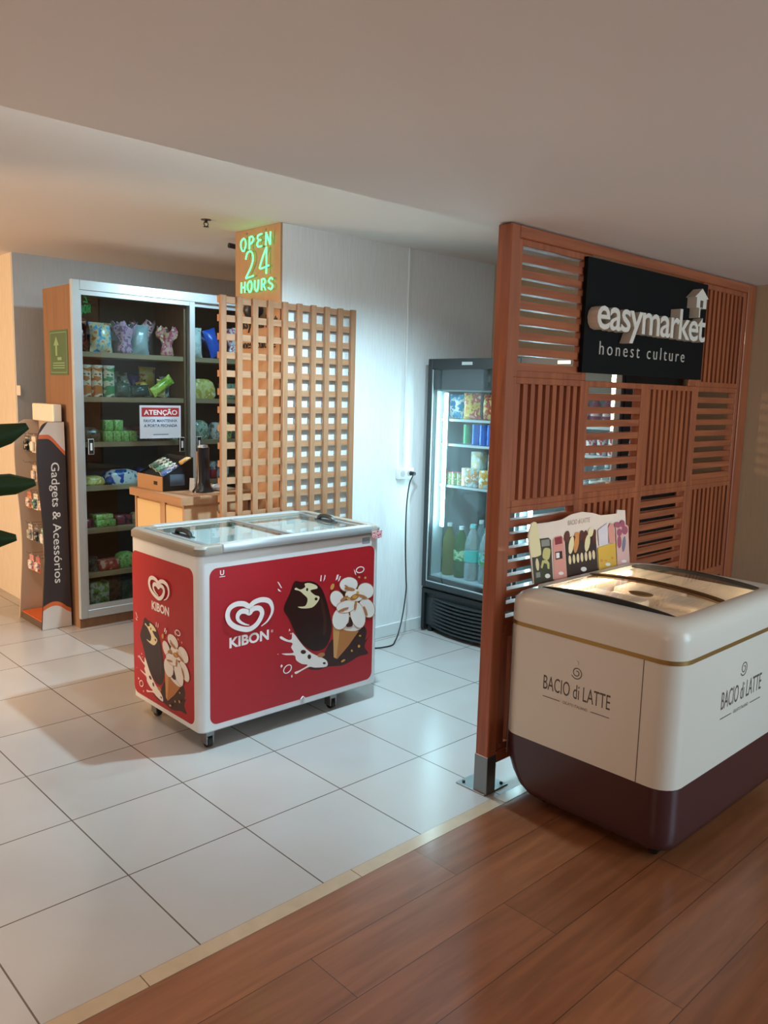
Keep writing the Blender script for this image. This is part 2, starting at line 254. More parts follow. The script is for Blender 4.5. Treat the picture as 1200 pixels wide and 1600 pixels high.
('i','caramel',0,[(0.9555,0.3774),(0.9599,0.3533),(0.9585,0.3315),(0.9515,0.3143),(0.9396,0.3035),(0.924,0.2999),(0.9062,0.3041),(0.8881,0.3154),(0.8714,0.3328),(0.8577,0.3544),(0.8484,0.3782),(0.8442,0.4018),(0.8456,0.4231),(0.8524,0.44),(0.864,0.4509),(0.8793,0.4547),(0.8968,0.451),(0.9149,0.4401),(0.9318,0.4231),(0.9458,0.4015)]),
('i','cream',0,[(0.9518,0.3774),(0.9561,0.3542),(0.955,0.3333),(0.9486,0.3168),(0.9376,0.3063),(0.9231,0.3029),(0.9065,0.3069),(0.8895,0.3178),(0.8738,0.3345),(0.8609,0.3553),(0.852,0.3781),(0.8479,0.4009),(0.849,0.4214),(0.8552,0.4376),(0.8659,0.4481),(0.8801,0.4518),(0.8965,0.4482),(0.9134,0.4378),(0.9293,0.4213),(0.9425,0.4006)]),
('i','caramel',0,[(0.8893,0.4412),(0.8898,0.4298),(0.8833,0.4192),(0.8705,0.4105),(0.8527,0.4045),(0.8318,0.4019),(0.8097,0.4028),(0.7887,0.4071),(0.7708,0.4145),(0.7577,0.424),(0.7506,0.4349),(0.7502,0.446),(0.7565,0.4564),(0.7688,0.465),(0.7861,0.4711),(0.8067,0.4739),(0.8287,0.4733),(0.8499,0.4691),(0.8683,0.4619),(0.8819,0.4523)]),
('i','cream',0,[(0.8857,0.4411),(0.8861,0.4306),(0.8798,0.4208),(0.8676,0.4128),(0.8507,0.4073),(0.8308,0.4048),(0.8098,0.4056),(0.7899,0.4096),(0.773,0.4163),(0.7607,0.425),(0.7541,0.435),(0.7538,0.4453),(0.7598,0.4549),(0.7716,0.4628),(0.7881,0.4684),(0.8077,0.471),(0.8286,0.4705),(0.8487,0.4667),(0.866,0.4601),(0.8788,0.4512)]),
('i','cream2',0,[(0.9429,0.4795),(0.9399,0.4689),(0.9305,0.4604),(0.9156,0.4549),(0.8969,0.4528),(0.8761,0.4544),(0.8554,0.4594),(0.8368,0.4674),(0.822,0.4775),(0.8124,0.4887),(0.8089,0.5001),(0.8119,0.5104),(0.821,0.5188),(0.8354,0.5244),(0.8537,0.5266),(0.8743,0.5253),(0.895,0.5205),(0.914,0.5126),(0.9293,0.5025),(0.9393,0.491)]),
('i','cream',0,[(0.9392,0.48),(0.9363,0.4703),(0.9274,0.4626),(0.9134,0.4575),(0.8957,0.4557),(0.8761,0.4572),(0.8565,0.4619),(0.8389,0.4693),(0.8249,0.4787),(0.8158,0.4891),(0.8126,0.4995),(0.8153,0.509),(0.8239,0.5167),(0.8376,0.5218),(0.8549,0.5238),(0.8743,0.5225),(0.894,0.518),(0.9119,0.5106),(0.9263,0.5013),(0.9357,0.4907)]),
('i','choc',1,[(0.8414,0.3816),(0.863,0.3533),(0.8638,0.3245),(0.8272,0.3255),(0.8216,0.3403),(0.8391,0.3494)]),
('i','caramel',0,[(0.8781,0.5185),(0.8756,0.5161),(0.8698,0.515),(0.8611,0.5153),(0.8504,0.517),(0.8388,0.5198),(0.8275,0.5235),(0.8175,0.5278),(0.8098,0.5321),(0.8051,0.5362),(0.8039,0.5395),(0.8063,0.5419),(0.8121,0.5429),(0.8206,0.5427),(0.8312,0.5411),(0.8427,0.5383),(0.8541,0.5346),(0.8642,0.5303),(0.872,0.526),(0.8768,0.5219)]),
('i','caramel',0,[(0.9063,0.4892),(0.9079,0.4843),(0.9062,0.4791),(0.9016,0.4739),(0.8944,0.4693),(0.8853,0.4659),(0.8753,0.4638),(0.8654,0.4633),(0.8564,0.4645),(0.8494,0.4672),(0.8449,0.4711),(0.8434,0.4759),(0.845,0.4811),(0.8496,0.4862),(0.8567,0.4908),(0.8656,0.4943),(0.8756,0.4964),(0.8856,0.4969),(0.8946,0.4958),(0.9017,0.4931)]),
('i','caramel',0,[(0.9676,0.4589),(0.9646,0.4572),(0.9583,0.4573),(0.9493,0.4591),(0.9385,0.4624),(0.9269,0.4669),(0.9158,0.4722),(0.9062,0.4777),(0.899,0.4829),(0.8949,0.4873),(0.8943,0.4904),(0.8973,0.4921),(0.9035,0.4921),(0.9123,0.4904),(0.923,0.4871),(0.9345,0.4827),(0.9457,0.4774),(0.9554,0.4719),(0.9628,0.4666),(0.967,0.4621)]),
('i','caramel',0,[(0.8294,0.494),(0.8302,0.4909),(0.8283,0.4871),(0.8238,0.4829),(0.8173,0.4788),(0.8093,0.4751),(0.8008,0.4722),(0.7924,0.4705),(0.7851,0.47),(0.7794,0.4708),(0.7761,0.4729),(0.7754,0.4759),(0.7773,0.4797),(0.7817,0.4839),(0.7881,0.488),(0.796,0.4917),(0.8046,0.4945),(0.8129,0.4963),(0.8203,0.4968),(0.826,0.496)]),
('i','caramel',0,[(0.9638,0.392),(0.9677,0.3826),(0.9704,0.3739),(0.9716,0.367),(0.971,0.3623),(0.9689,0.3605),(0.9654,0.3617),(0.9608,0.3658),(0.9556,0.3723),(0.9504,0.3807),(0.9456,0.39),(0.9417,0.3994),(0.939,0.408),(0.9379,0.4149),(0.9384,0.4195),(0.9405,0.4213),(0.944,0.4201),(0.9485,0.4161),(0.9537,0.4097),(0.9589,0.4014)]),
('i','caramel',0,[(0.8357,0.4296),(0.8348,0.4274),(0.8304,0.4249),(0.8229,0.4225),(0.8131,0.4203),(0.8019,0.4187),(0.7904,0.4177),(0.7799,0.4174),(0.7712,0.4179),(0.7652,0.4191),(0.7625,0.4209),(0.7634,0.4231),(0.7677,0.4255),(0.7751,0.428),(0.7848,0.4301),(0.7959,0.4318),(0.8074,0.4328),(0.8181,0.4331),(0.8269,0.4327),(0.833,0.4315)]),
('i','caramel',0,[(0.8915,0.4309),(0.8897,0.4232),(0.8873,0.4165),(0.8843,0.4115),(0.8811,0.4087),(0.8779,0.4082),(0.8752,0.4103),(0.8732,0.4146),(0.872,0.4207),(0.8717,0.4281),(0.8725,0.436),(0.8742,0.4437),(0.8767,0.4503),(0.8797,0.4553),(0.8829,0.4582),(0.886,0.4586),(0.8887,0.4566),(0.8908,0.4523),(0.892,0.4462),(0.8922,0.4388)]),
('i','caramel',0,[(0.8311,0.5385),(0.8294,0.5378),(0.8265,0.538),(0.8226,0.5391),(0.8182,0.5409),(0.8135,0.5434),(0.8092,0.5462),(0.8056,0.5491),(0.8031,0.5518),(0.8019,0.554),(0.8021,0.5556),(0.8037,0.5563),(0.8066,0.5562),(0.8105,0.5551),(0.8149,0.5533),(0.8195,0.5508),(0.8239,0.548),(0.8275,0.5451),(0.83,0.5424),(0.8313,0.5401)]),
('i','nut',0,[(0.8923,0.4791),(0.8916,0.4762),(0.8893,0.4738),(0.8856,0.4722),(0.8809,0.4716),(0.8757,0.4719),(0.8704,0.4732),(0.8657,0.4754),(0.8619,0.4781),(0.8595,0.4812),(0.8586,0.4843),(0.8593,0.4872),(0.8616,0.4896),(0.8653,0.4912),(0.87,0.4918),(0.8752,0.4915),(0.8804,0.4902),(0.8851,0.4881),(0.8889,0.4854),(0.8914,0.4823)]),
('i','nut',0,[(0.8441,0.4801),(0.8436,0.4782),(0.8422,0.4766),(0.8399,0.4755),(0.837,0.4751),(0.8338,0.4753),(0.8306,0.4761),(0.8277,0.4775),(0.8253,0.4793),(0.8238,0.4813),(0.8233,0.4834),(0.8237,0.4853),(0.8252,0.4869),(0.8274,0.4879),(0.8303,0.4884),(0.8335,0.4882),(0.8367,0.4874),(0.8397,0.486),(0.842,0.4842),(0.8435,0.4822)]),
('i','nut',0,[(0.9066,0.5014),(0.9061,0.4994),(0.9046,0.4978),(0.9023,0.4967),(0.8994,0.4963),(0.8961,0.4964),(0.8928,0.4973),(0.8898,0.4986),(0.8875,0.5004),(0.8859,0.5025),(0.8853,0.5046),(0.8858,0.5065),(0.8872,0.5081),(0.8895,0.5092),(0.8925,0.5097),(0.8957,0.5095),(0.899,0.5087),(0.902,0.5073),(0.9044,0.5055),(0.906,0.5035)]),
('i','nut',0,[(0.9117,0.5836),(0.9114,0.5819),(0.9103,0.5805),(0.9087,0.5794),(0.9067,0.5789),(0.9044,0.5789),(0.9021,0.5795),(0.9,0.5806),(0.8983,0.5821),(0.8972,0.5838),(0.8968,0.5857),(0.8971,0.5874),(0.8981,0.5888),(0.8997,0.5898),(0.9018,0.5904),(0.9041,0.5903),(0.9064,0.5897),(0.9085,0.5886),(0.9102,0.5872),(0.9113,0.5854)]),
('i','nut',0,[(0.9557,0.5743),(0.9554,0.5723),(0.9544,0.5706),(0.9528,0.5694),(0.9507,0.5687),(0.9484,0.5688),(0.946,0.5694),(0.9439,0.5706),(0.9422,0.5723),(0.9411,0.5743),(0.9406,0.5764),(0.9409,0.5783),(0.942,0.58),(0.9436,0.5812),(0.9457,0.5819),(0.948,0.5819),(0.9503,0.5812),(0.9524,0.58),(0.9542,0.5783),(0.9553,0.5764)]),
('i','nut',0,[(0.7314,0.5547),(0.7286,0.5502),(0.725,0.5467),(0.7209,0.5444),(0.7167,0.5436),(0.7128,0.5444),(0.7097,0.5466),(0.7075,0.5502),(0.7066,0.5546),(0.707,0.5596),(0.7087,0.5645),(0.7114,0.569),(0.715,0.5725),(0.7191,0.5748),(0.7233,0.5756),(0.7272,0.5749),(0.7303,0.5726),(0.7325,0.5691),(0.7334,0.5646),(0.733,0.5597)]),
('i','nut',0,[(0.9213,0.202),(0.921,0.1995),(0.9198,0.1974),(0.9179,0.1959),(0.9156,0.1952),(0.9129,0.1953),(0.9102,0.1963),(0.9078,0.1979),(0.9059,0.2002),(0.9046,0.2027),(0.9041,0.2054),(0.9044,0.2079),(0.9056,0.21),(0.9074,0.2115),(0.9098,0.2122),(0.9125,0.2121),(0.9151,0.2111),(0.9176,0.2095),(0.9195,0.2072),(0.9208,0.2046)]),
('i','nut',0,[(0.8695,0.1875),(0.8692,0.1855),(0.8681,0.1839),(0.8665,0.1827),(0.8645,0.1822),(0.8622,0.1824),(0.8599,0.1832),(0.8578,0.1845),(0.8561,0.1863),(0.855,0.1884),(0.8546,0.1905),(0.8549,0.1925),(0.8559,0.1941),(0.8575,0.1953),(0.8596,0.1958),(0.8619,0.1957),(0.8642,0.1949),(0.8663,0.1935),(0.8679,0.1917),(0.869,0.1896)]),
('i','nut',0,[(0.8167,0.1497),(0.8172,0.1478),(0.8162,0.1456),(0.8139,0.1436),(0.8104,0.1418),(0.8062,0.1404),(0.8016,0.1396),(0.7971,0.1394),(0.7931,0.1399),(0.79,0.141),(0.7881,0.1426),(0.7877,0.1446),(0.7887,0.1467),(0.791,0.1488),(0.7944,0.1506),(0.7986,0.152),(0.8032,0.1528),(0.8078,0.1529),(0.8118,0.1524),(0.8149,0.1513)]),
('i','nut',0,[(0.9272,0.2591),(0.9269,0.2576),(0.9257,0.2565),(0.9238,0.2557),(0.9214,0.2555),(0.9187,0.2557),(0.9161,0.2565),(0.9137,0.2576),(0.9117,0.2591),(0.9105,0.2607),(0.91,0.2624),(0.9104,0.2638),(0.9116,0.265),(0.9134,0.2657),(0.9158,0.266),(0.9185,0.2657),(0.9211,0.265),(0.9236,0.2638),(0.9255,0.2623),(0.9268,0.2607)]),
('i','white',0,[(0.3712,0.6359),(0.3801,0.6331),(0.4009,0.6003),(0.3937,0.6014)]),
('i','white',0,[(0.3733,0.6007),(0.3822,0.5971),(0.3966,0.5823),(0.3805,0.5869)]),
('i','white',0,[(0.6376,0.6004),(0.6419,0.6309),(0.6477,0.6301),(0.6454,0.5993)]),
('i','white',0,[(0.6581,0.5952),(0.6672,0.6298),(0.6732,0.6266),(0.6696,0.6076)]),
('i','white',0,[(0.7394,0.59),(0.7488,0.6187),(0.7609,0.6186),(0.7543,0.5958)]),
('i','white',0,[(0.7546,0.5815),(0.7691,0.6096),(0.7753,0.6072),(0.7656,0.5863)]),
('i','white',0,[(0.863,0.6353),(0.8721,0.6076),(0.8807,0.5984),(0.8749,0.6193)]),
('i','white',0,[(0.414,0.3414),(0.4003,0.3577),(0.395,0.3496)]),
('i','white',0,[(0.441,0.3744),(0.4473,0.3886),(0.4529,0.376)]),
('i','white',0,[(0.4504,0.3612),(0.4595,0.3633),(0.4569,0.3546)]),
('i','white',0,[(0.4621,0.1306),(0.4592,0.1406),(0.4665,0.1468),(0.4685,0.133)]),
('i','white',0,[(0.3925,0.208),(0.4016,0.2137),(0.408,0.2031),(0.3972,0.1955)]),
('i','white',0,[(0.3785,0.2668),(0.374,0.2716),(0.3812,0.2716)]),
('i','white',2,[(0.9372,0.6291),(0.9383,0.6227),(0.9357,0.6166),(0.9296,0.6114),(0.9209,0.6079),(0.9105,0.6064),(0.8998,0.6071),(0.8901,0.6099),(0.8824,0.6145),(0.8778,0.6203),(0.8767,0.6267),(0.8793,0.6328),(0.8853,0.6379),(0.8939,0.6415),(0.9042,0.643),(0.9149,0.6424),(0.9247,0.6396),(0.9324,0.635),(0.9302,0.6281),(0.9308,0.6237),(0.9286,0.6195),(0.9238,0.6158),(0.917,0.6133),(0.9091,0.6121),(0.901,0.6125),(0.8937,0.6143),(0.888,0.6174),(0.8847,0.6213),(0.8841,0.6257),(0.8863,0.6299),(0.891,0.6335),(0.8977,0.6361),(0.9056,0.6373),(0.9137,0.6369),(0.9211,0.6351),(0.9268,0.6321)]),
('i','white',2,[(0.4578,0.1982),(0.4624,0.1918),(0.4638,0.1841),(0.462,0.1761),(0.4571,0.1688),(0.4498,0.163),(0.4408,0.1594),(0.4314,0.1585),(0.4226,0.1604),(0.4155,0.1647),(0.411,0.1711),(0.4096,0.1787),(0.4114,0.1866),(0.4162,0.1939),(0.4235,0.1997),(0.4324,0.2033),(0.4418,0.2043),(0.4506,0.2025),(0.4536,0.1949),(0.4568,0.1903),(0.4574,0.1846),(0.4556,0.1785),(0.4515,0.1728),(0.4455,0.1681),(0.4385,0.165),(0.4313,0.1639),(0.4247,0.165),(0.4196,0.168),(0.4165,0.1726),(0.4159,0.1783),(0.4177,0.1843),(0.4218,0.19),(0.4276,0.1947),(0.4346,0.1978),(0.4418,0.1989),(0.4484,0.1979)]),
('h','white',3,[(0.278,0.4307),(0.3126,0.449),(0.337,0.4798),(0.3421,0.5125),(0.3234,0.5467),(0.28,0.561),(0.2374,0.5553),(0.2104,0.54),(0.1787,0.5568),(0.1375,0.562),(0.1025,0.5484),(0.0895,0.5171),(0.1007,0.4822),(0.1333,0.4534),(0.1829,0.4327),(0.2165,0.4294),(0.2487,0.4427),(0.2727,0.4687),(0.2829,0.4964),(0.2708,0.5184),(0.2459,0.5254),(0.2248,0.5202),(0.2113,0.5078),(0.1912,0.5185),(0.1662,0.5227),(0.1481,0.5113),(0.1448,0.4917),(0.158,0.4735),(0.1845,0.4571),(0.2097,0.4482),(0.002,0.002,0.0125)]),
('h','text','KIBON',[(0.1045,0.3504),(0.329,0.3502)]),
]
CARD=[
('outline',0,[(1.574,0.899),(1.557,0.974),(1.52,1.11),(1.527,1.13),(1.537,1.16),(1.558,1.166),(1.578,1.155),(1.645,1.154),(1.718,1.155),(1.761,1.158),(1.823,1.174),(1.905,1.179),(1.991,1.167),(2.063,1.15),(2.195,1.147),(2.198,1.165),(2.27,1.157),(2.284,1.086),(2.299,1.077),(2.338,0.894)]),
('dgreen',0,[(1.578,0.901),(1.554,1.011),(1.537,1.1),(1.609,1.09),(1.662,1.089),(1.681,1.076),(1.713,0.901)]),
('pop',1,[(1.527,1.107),(1.538,1.155),(1.558,1.165),(1.578,1.152),(1.6,1.086),(1.615,1.03),(1.606,1.018),(1.56,1.016),(1.548,1.029)]),
('stick',0,[(1.605,0.981),(1.606,0.97),(1.605,0.96),(1.602,0.955),(1.596,0.956),(1.59,0.961),(1.585,0.971),(1.581,0.983),(1.579,0.995),(1.581,1.004),(1.584,1.009),(1.59,1.008),(1.595,1.003),(1.601,0.993)]),
('grey',0,[(1.61,1.083),(1.668,1.082),(1.674,1.053),(1.616,1.055)]),
('lime',1,[(1.632,1.044),(1.667,1.043),(1.681,1.03),(1.671,0.994),(1.628,1.006)]),
('lime',0,[(1.617,0.966),(1.625,0.995),(1.659,0.995),(1.678,0.977),(1.68,0.951),(1.667,0.955),(1.66,0.977),(1.638,0.982),(1.629,0.96)]),
('white',0,[(1.69,0.92),(1.688,0.915),(1.683,0.913),(1.675,0.912),(1.667,0.913),(1.659,0.916),(1.653,0.92),(1.651,0.925),(1.652,0.929),(1.657,0.932),(1.665,0.933),(1.673,0.932),(1.681,0.929),(1.687,0.924)]),
('grey',0,[(1.585,0.948),(1.615,0.947),(1.619,0.925),(1.589,0.925)]),
('pink',0,[(1.692,1.074),(1.712,1.089),(1.752,1.089),(1.773,1.073),(1.817,0.895),(1.719,0.894)]),
('crimson',0,[(1.705,1.084),(1.758,1.085),(1.765,1.053),(1.712,1.052)]),
('dark',0,[(1.715,1.021),(1.766,1.02),(1.773,0.986),(1.722,0.986)]),
('white',0,[(1.721,1.016),(1.747,1.015),(1.75,0.992),(1.726,0.992)]),
('white',0,[(1.788,0.918),(1.786,0.915),(1.781,0.913),(1.773,0.913),(1.764,0.914),(1.757,0.916),(1.751,0.92),(1.749,0.923),(1.75,0.926),(1.755,0.928),(1.763,0.929),(1.772,0.928),(1.78,0.925),(1.785,0.922)]),
('brown',0,[(1.783,1.067),(1.801,1.075),(2.009,1.083),(2.024,1.066),(2.062,0.896),(1.818,0.901)]),
('cocoa',0,[(1.817,1.076),(1.814,1.065),(1.807,1.058),(1.797,1.054),(1.788,1.056),(1.78,1.063),(1.776,1.072),(1.775,1.084),(1.779,1.094),(1.786,1.102),(1.795,1.105),(1.805,1.104),(1.812,1.097),(1.817,1.087)]),
('pop',0,[(1.853,1.035),(1.848,1.018),(1.841,1.005),(1.832,0.999),(1.823,1.001),(1.816,1.01),(1.813,1.025),(1.813,1.042),(1.818,1.059),(1.825,1.071),(1.834,1.077),(1.843,1.076),(1.85,1.067),(1.853,1.052)]),
('orange',0,[(1.891,1.038),(1.886,1.02),(1.879,1.006),(1.87,0.999),(1.862,1.001),(1.856,1.011),(1.853,1.026),(1.854,1.045),(1.858,1.062),(1.865,1.076),(1.874,1.083),(1.882,1.081),(1.888,1.072),(1.891,1.056)]),
('orange',0,[(1.903,1.074),(1.9,1.069),(1.892,1.066),(1.882,1.065),(1.871,1.067),(1.861,1.071),(1.855,1.077),(1.853,1.083),(1.856,1.088),(1.864,1.092),(1.874,1.092),(1.885,1.09),(1.895,1.086),(1.902,1.08)]),
('cocoa',0,[(1.927,1.07),(1.923,1.06),(1.917,1.053),(1.909,1.05),(1.9,1.051),(1.894,1.057),(1.89,1.066),(1.889,1.077),(1.893,1.086),(1.899,1.094),(1.907,1.097),(1.915,1.095),(1.922,1.09),(1.926,1.08)]),
('cocoa',0,[(1.954,1.063),(1.95,1.051),(1.945,1.041),(1.938,1.037),(1.931,1.038),(1.926,1.045),(1.923,1.056),(1.923,1.068),(1.926,1.08),(1.932,1.089),(1.939,1.094),(1.946,1.092),(1.951,1.086),(1.954,1.075)]),
('pop',0,[(1.98,1.03),(1.975,1.014),(1.967,1.001),(1.958,0.995),(1.949,0.997),(1.942,1.006),(1.938,1.021),(1.938,1.038),(1.942,1.054),(1.95,1.067),(1.959,1.073),(1.969,1.071),(1.976,1.062),(1.98,1.048)]),
('pop',0,[(2.002,1.077),(1.999,1.068),(1.991,1.062),(1.982,1.06),(1.972,1.062),(1.963,1.068),(1.958,1.076),(1.957,1.085),(1.96,1.093),(1.967,1.099),(1.977,1.101),(1.987,1.099),(1.996,1.094),(2.001,1.086)]),
('cocoa',0,[(2.025,1.055),(2.021,1.041),(2.016,1.03),(2.009,1.025),(2.003,1.026),(1.998,1.033),(1.996,1.046),(1.996,1.061),(2.0,1.075),(2.005,1.086),(2.012,1.091),(2.018,1.09),(2.023,1.083),(2.025,1.07)]),
('stick',0,[(1.838,0.972),(1.839,0.963),(1.837,0.956),(1.834,0.952),(1.829,0.953),(1.824,0.957),(1.819,0.965),(1.817,0.974),(1.816,0.984),(1.817,0.991),(1.821,0.994),(1.826,0.994),(1.831,0.989),(1.835,0.982)]),
('stick',0,[(1.869,0.972),(1.87,0.963),(1.868,0.956),(1.865,0.952),(1.86,0.953),(1.855,0.957),(1.851,0.965),(1.848,0.974),(1.847,0.984),(1.849,0.991),(1.852,0.995),(1.857,0.994),(1.862,0.99),(1.866,0.982)]),
('stick',0,[(1.9,0.972),(1.901,0.963),(1.899,0.956),(1.896,0.952),(1.891,0.953),(1.886,0.957),(1.881,0.965),(1.878,0.974),(1.878,0.984),(1.879,0.991),(1.883,0.995),(1.888,0.994),(1.893,0.99),(1.897,0.982)]),
('stick',0,[(1.931,0.973),(1.932,0.963),(1.931,0.956),(1.927,0.952),(1.922,0.953),(1.917,0.957),(1.912,0.965),(1.909,0.975),(1.908,0.984),(1.91,0.991),(1.914,0.995),(1.919,0.995),(1.924,0.99),(1.928,0.982)]),
('stick',0,[(1.964,0.973),(1.965,0.963),(1.963,0.956),(1.959,0.952),(1.954,0.952),(1.949,0.957),(1.944,0.965),(1.941,0.975),(1.941,0.984),(1.942,0.991),(1.946,0.995),(1.951,0.995),(1.956,0.99),(1.961,0.982)]),
('stick',0,[(1.996,0.973),(1.997,0.963),(1.995,0.956),(1.991,0.952),(1.986,0.952),(1.981,0.957),(1.976,0.965),(1.973,0.975),(1.972,0.984),(1.974,0.992),(1.977,0.995),(1.983,0.995),(1.988,0.99),(1.993,0.982)]),
('stick',0,[(2.026,0.973),(2.027,0.963),(2.025,0.956),(2.022,0.952),(2.017,0.953),(2.011,0.957),(2.006,0.965),(2.003,0.975),(2.002,0.985),(2.004,0.992),(2.008,0.996),(2.013,0.995),(2.018,0.991),(2.023,0.983)]),
('white',0,[(1.964,0.914),(1.962,0.909),(1.956,0.907),(1.946,0.906),(1.936,0.907),(1.926,0.911),(1.919,0.915),(1.916,0.92),(1.918,0.925),(1.924,0.928),(1.933,0.928),(1.944,0.927),(1.954,0.924),(1.961,0.919)]),
('yellow',0,[(2.045,1.003),(2.194,1.011),(2.221,0.893),(2.068,0.894)]),
('orange',0,[(2.096,0.937),(2.095,0.934),(2.092,0.932),(2.087,0.931),(2.082,0.932),(2.076,0.934),(2.072,0.937),(2.071,0.94),(2.072,0.943),(2.075,0.945),(2.08,0.946),(2.086,0.945),(2.091,0.943),(2.095,0.94)]),
('orange',0,[(2.133,0.932),(2.132,0.931),(2.129,0.93),(2.124,0.93),(2.118,0.93),(2.113,0.932),(2.109,0.934),(2.107,0.935),(2.108,0.937),(2.112,0.938),(2.117,0.938),(2.123,0.937),(2.128,0.936),(2.132,0.934)]),
('orange',0,[(2.186,0.938),(2.185,0.936),(2.182,0.934),(2.178,0.934),(2.173,0.934),(2.168,0.936),(2.165,0.938),(2.163,0.941),(2.164,0.944),(2.167,0.946),(2.171,0.946),(2.176,0.946),(2.181,0.944),(2.184,0.941)]),
('white',0,[(2.163,0.911),(2.162,0.907),(2.156,0.905),(2.147,0.905),(2.137,0.906),(2.128,0.909),(2.121,0.913),(2.119,0.916),(2.12,0.92),(2.126,0.922),(2.135,0.922),(2.145,0.921),(2.154,0.918),(2.161,0.915)]),
('lilac',0,[(2.035,1.085),(2.113,1.112),(2.131,1.015),(2.055,1.011)]),
('pink',0,[(2.118,1.082),(2.136,1.109),(2.164,1.104),(2.193,1.014),(2.141,1.012)]),
('rose',0,[(2.182,1.108),(2.284,1.086),(2.299,1.077),(2.336,0.895),(2.224,0.894)]),
('magenta',0,[(2.233,1.091),(2.23,1.085),(2.222,1.081),(2.211,1.079),(2.197,1.081),(2.185,1.085),(2.176,1.09),(2.172,1.097),(2.174,1.103),(2.182,1.107),(2.194,1.109),(2.207,1.107),(2.22,1.103),(2.229,1.098)]),
('magenta',0,[(2.266,1.093),(2.265,1.085),(2.259,1.079),(2.251,1.077),(2.242,1.078),(2.233,1.082),(2.226,1.089),(2.223,1.097),(2.224,1.105),(2.229,1.111),(2.237,1.114),(2.247,1.113),(2.256,1.108),(2.262,1.102)]),
('magenta',0,[(2.297,1.06),(2.295,1.051),(2.288,1.044),(2.277,1.041),(2.264,1.043),(2.252,1.048),(2.243,1.056),(2.239,1.065),(2.24,1.074),(2.248,1.08),(2.259,1.083),(2.272,1.082),(2.284,1.077),(2.293,1.069)]),
('magenta',0,[(2.244,1.054),(2.243,1.047),(2.237,1.041),(2.228,1.038),(2.218,1.039),(2.208,1.044),(2.201,1.051),(2.198,1.059),(2.199,1.067),(2.205,1.073),(2.214,1.075),(2.224,1.074),(2.233,1.07),(2.241,1.063)]),
('magenta',0,[(2.246,1.008),(2.246,0.995),(2.242,0.985),(2.235,0.98),(2.226,0.98),(2.218,0.987),(2.211,0.999),(2.208,1.012),(2.208,1.026),(2.212,1.036),(2.219,1.041),(2.227,1.04),(2.236,1.033),(2.242,1.022)]),
('slate',0,[(2.284,0.993),(2.281,0.977),(2.276,0.964),(2.269,0.958),(2.263,0.959),(2.257,0.967),(2.253,0.981),(2.253,0.998),(2.256,1.014),(2.261,1.027),(2.268,1.033),(2.275,1.032),(2.28,1.024),(2.284,1.01)]),
('white',0,[(2.304,0.909),(2.302,0.906),(2.296,0.904),(2.286,0.904),(2.276,0.905),(2.266,0.908),(2.26,0.911),(2.257,0.914),(2.259,0.917),(2.265,0.919),(2.274,0.919),(2.285,0.918),(2.294,0.915),(2.301,0.912)]),
]
# ------------------------------------------------------------------ the setting
def floor_mat(name, c1, c2, grout, bw, bh, off, mort, origin, rough, grain=None, freq=2, coat=0):
    m = bpy.data.materials.new(name); m.use_nodes = True; nt = m.node_tree; b = nt.nodes['Principled BSDF']
    tc = nt.nodes.new('ShaderNodeTexCoord'); mp = nt.nodes.new('ShaderNodeMapping'); br = nt.nodes.new('ShaderNodeTexBrick')
    mp.inputs['Location'].default_value = (-origin[0], -origin[1], 0)
    nt.links.new(tc.outputs['Object'], mp.inputs[0]); nt.links.new(mp.outputs[0], br.inputs['Vector'])
    br.offset = off; br.offset_frequency = freq; br.squash = 1
    br.inputs['Color1'].default_value = srgb(c1); br.inputs['Color2'].default_value = srgb(c2); br.inputs['Mortar'].default_value = srgb(grout)
    br.inputs['Scale'].default_value = 1; br.inputs['Mortar Size'].default_value = mort; br.inputs['Mortar Smooth'].default_value = .1; br.inputs['Bias'].default_value = 0
    br.inputs['Brick Width'].default_value = bw; br.inputs['Row Height'].default_value = bh
    n = nt.nodes.new('ShaderNodeTexNoise'); mp2 = nt.nodes.new('ShaderNodeMapping'); nt.links.new(tc.outputs['Object'], mp2.inputs[0]); nt.links.new(mp2.outputs[0], n.inputs['Vector'])
    mp2.inputs['Scale'].default_value = grain[0] if grain else (2, 2, 2); n.inputs['Scale'].default_value = 1; n.inputs['Detail'].default_value = 6; n.inputs['Distortion'].default_value = .5
    mx = nt.nodes.new('ShaderNodeMix'); mx.data_type = 'RGBA'; mx.blend_type = 'MULTIPLY'; mx.inputs[0].default_value = 1
    cr = nt.nodes.new('ShaderNodeValToRGB'); lo = grain[1] if grain else .94
    cr.color_ramp.elements[0].position = .3; cr.color_ramp.elements[0].color = (lo, lo*.97, lo*.94, 1); cr.color_ramp.elements[1].position = .72; cr.color_ramp.elements[1].color = (1, 1, 1, 1)
    nt.links.new(n.outputs['Fac'], cr.inputs[0]); nt.links.new(br.outputs['Color'], mx.inputs[6]); nt.links.new(cr.outputs[0], mx.inputs[7]); nt.links.new(mx.outputs[2], b.inputs['Base Color'])
    b.inputs['Roughness'].default_value = rough; b.inputs['Coat Weight'].default_value = coat; b.inputs['Coat Roughness'].default_value = .12
    bp = nt.nodes.new('ShaderNodeBump'); bp.inputs['Strength'].default_value = .35; bp.inputs['Distance'].default_value = .002; bp.invert = True
    nt.links.new(br.outputs['Fac'], bp.inputs['Height']); nt.links.new(bp.outputs['Normal'], b.inputs['Normal'])
    return m
M_TILE = floor_mat('porcelain_tile', '#afacaa', '#aaa7a5', '#5b524a', .48, .48, 0, .0028, (0, 0), .26)
M_PLANK = floor_mat('laminate_plank', '#955d3d', '#824e31', '#4a2413', 1.3, .2105, .5, .0014, (.213-.65, -.057-.2105*20), .3, ((2.2, 26, 4), .62), coat=.25)
M_CEIL = mat('ceiling_paint', '#e6dcd4', .9, bump=.1, bscale=14)
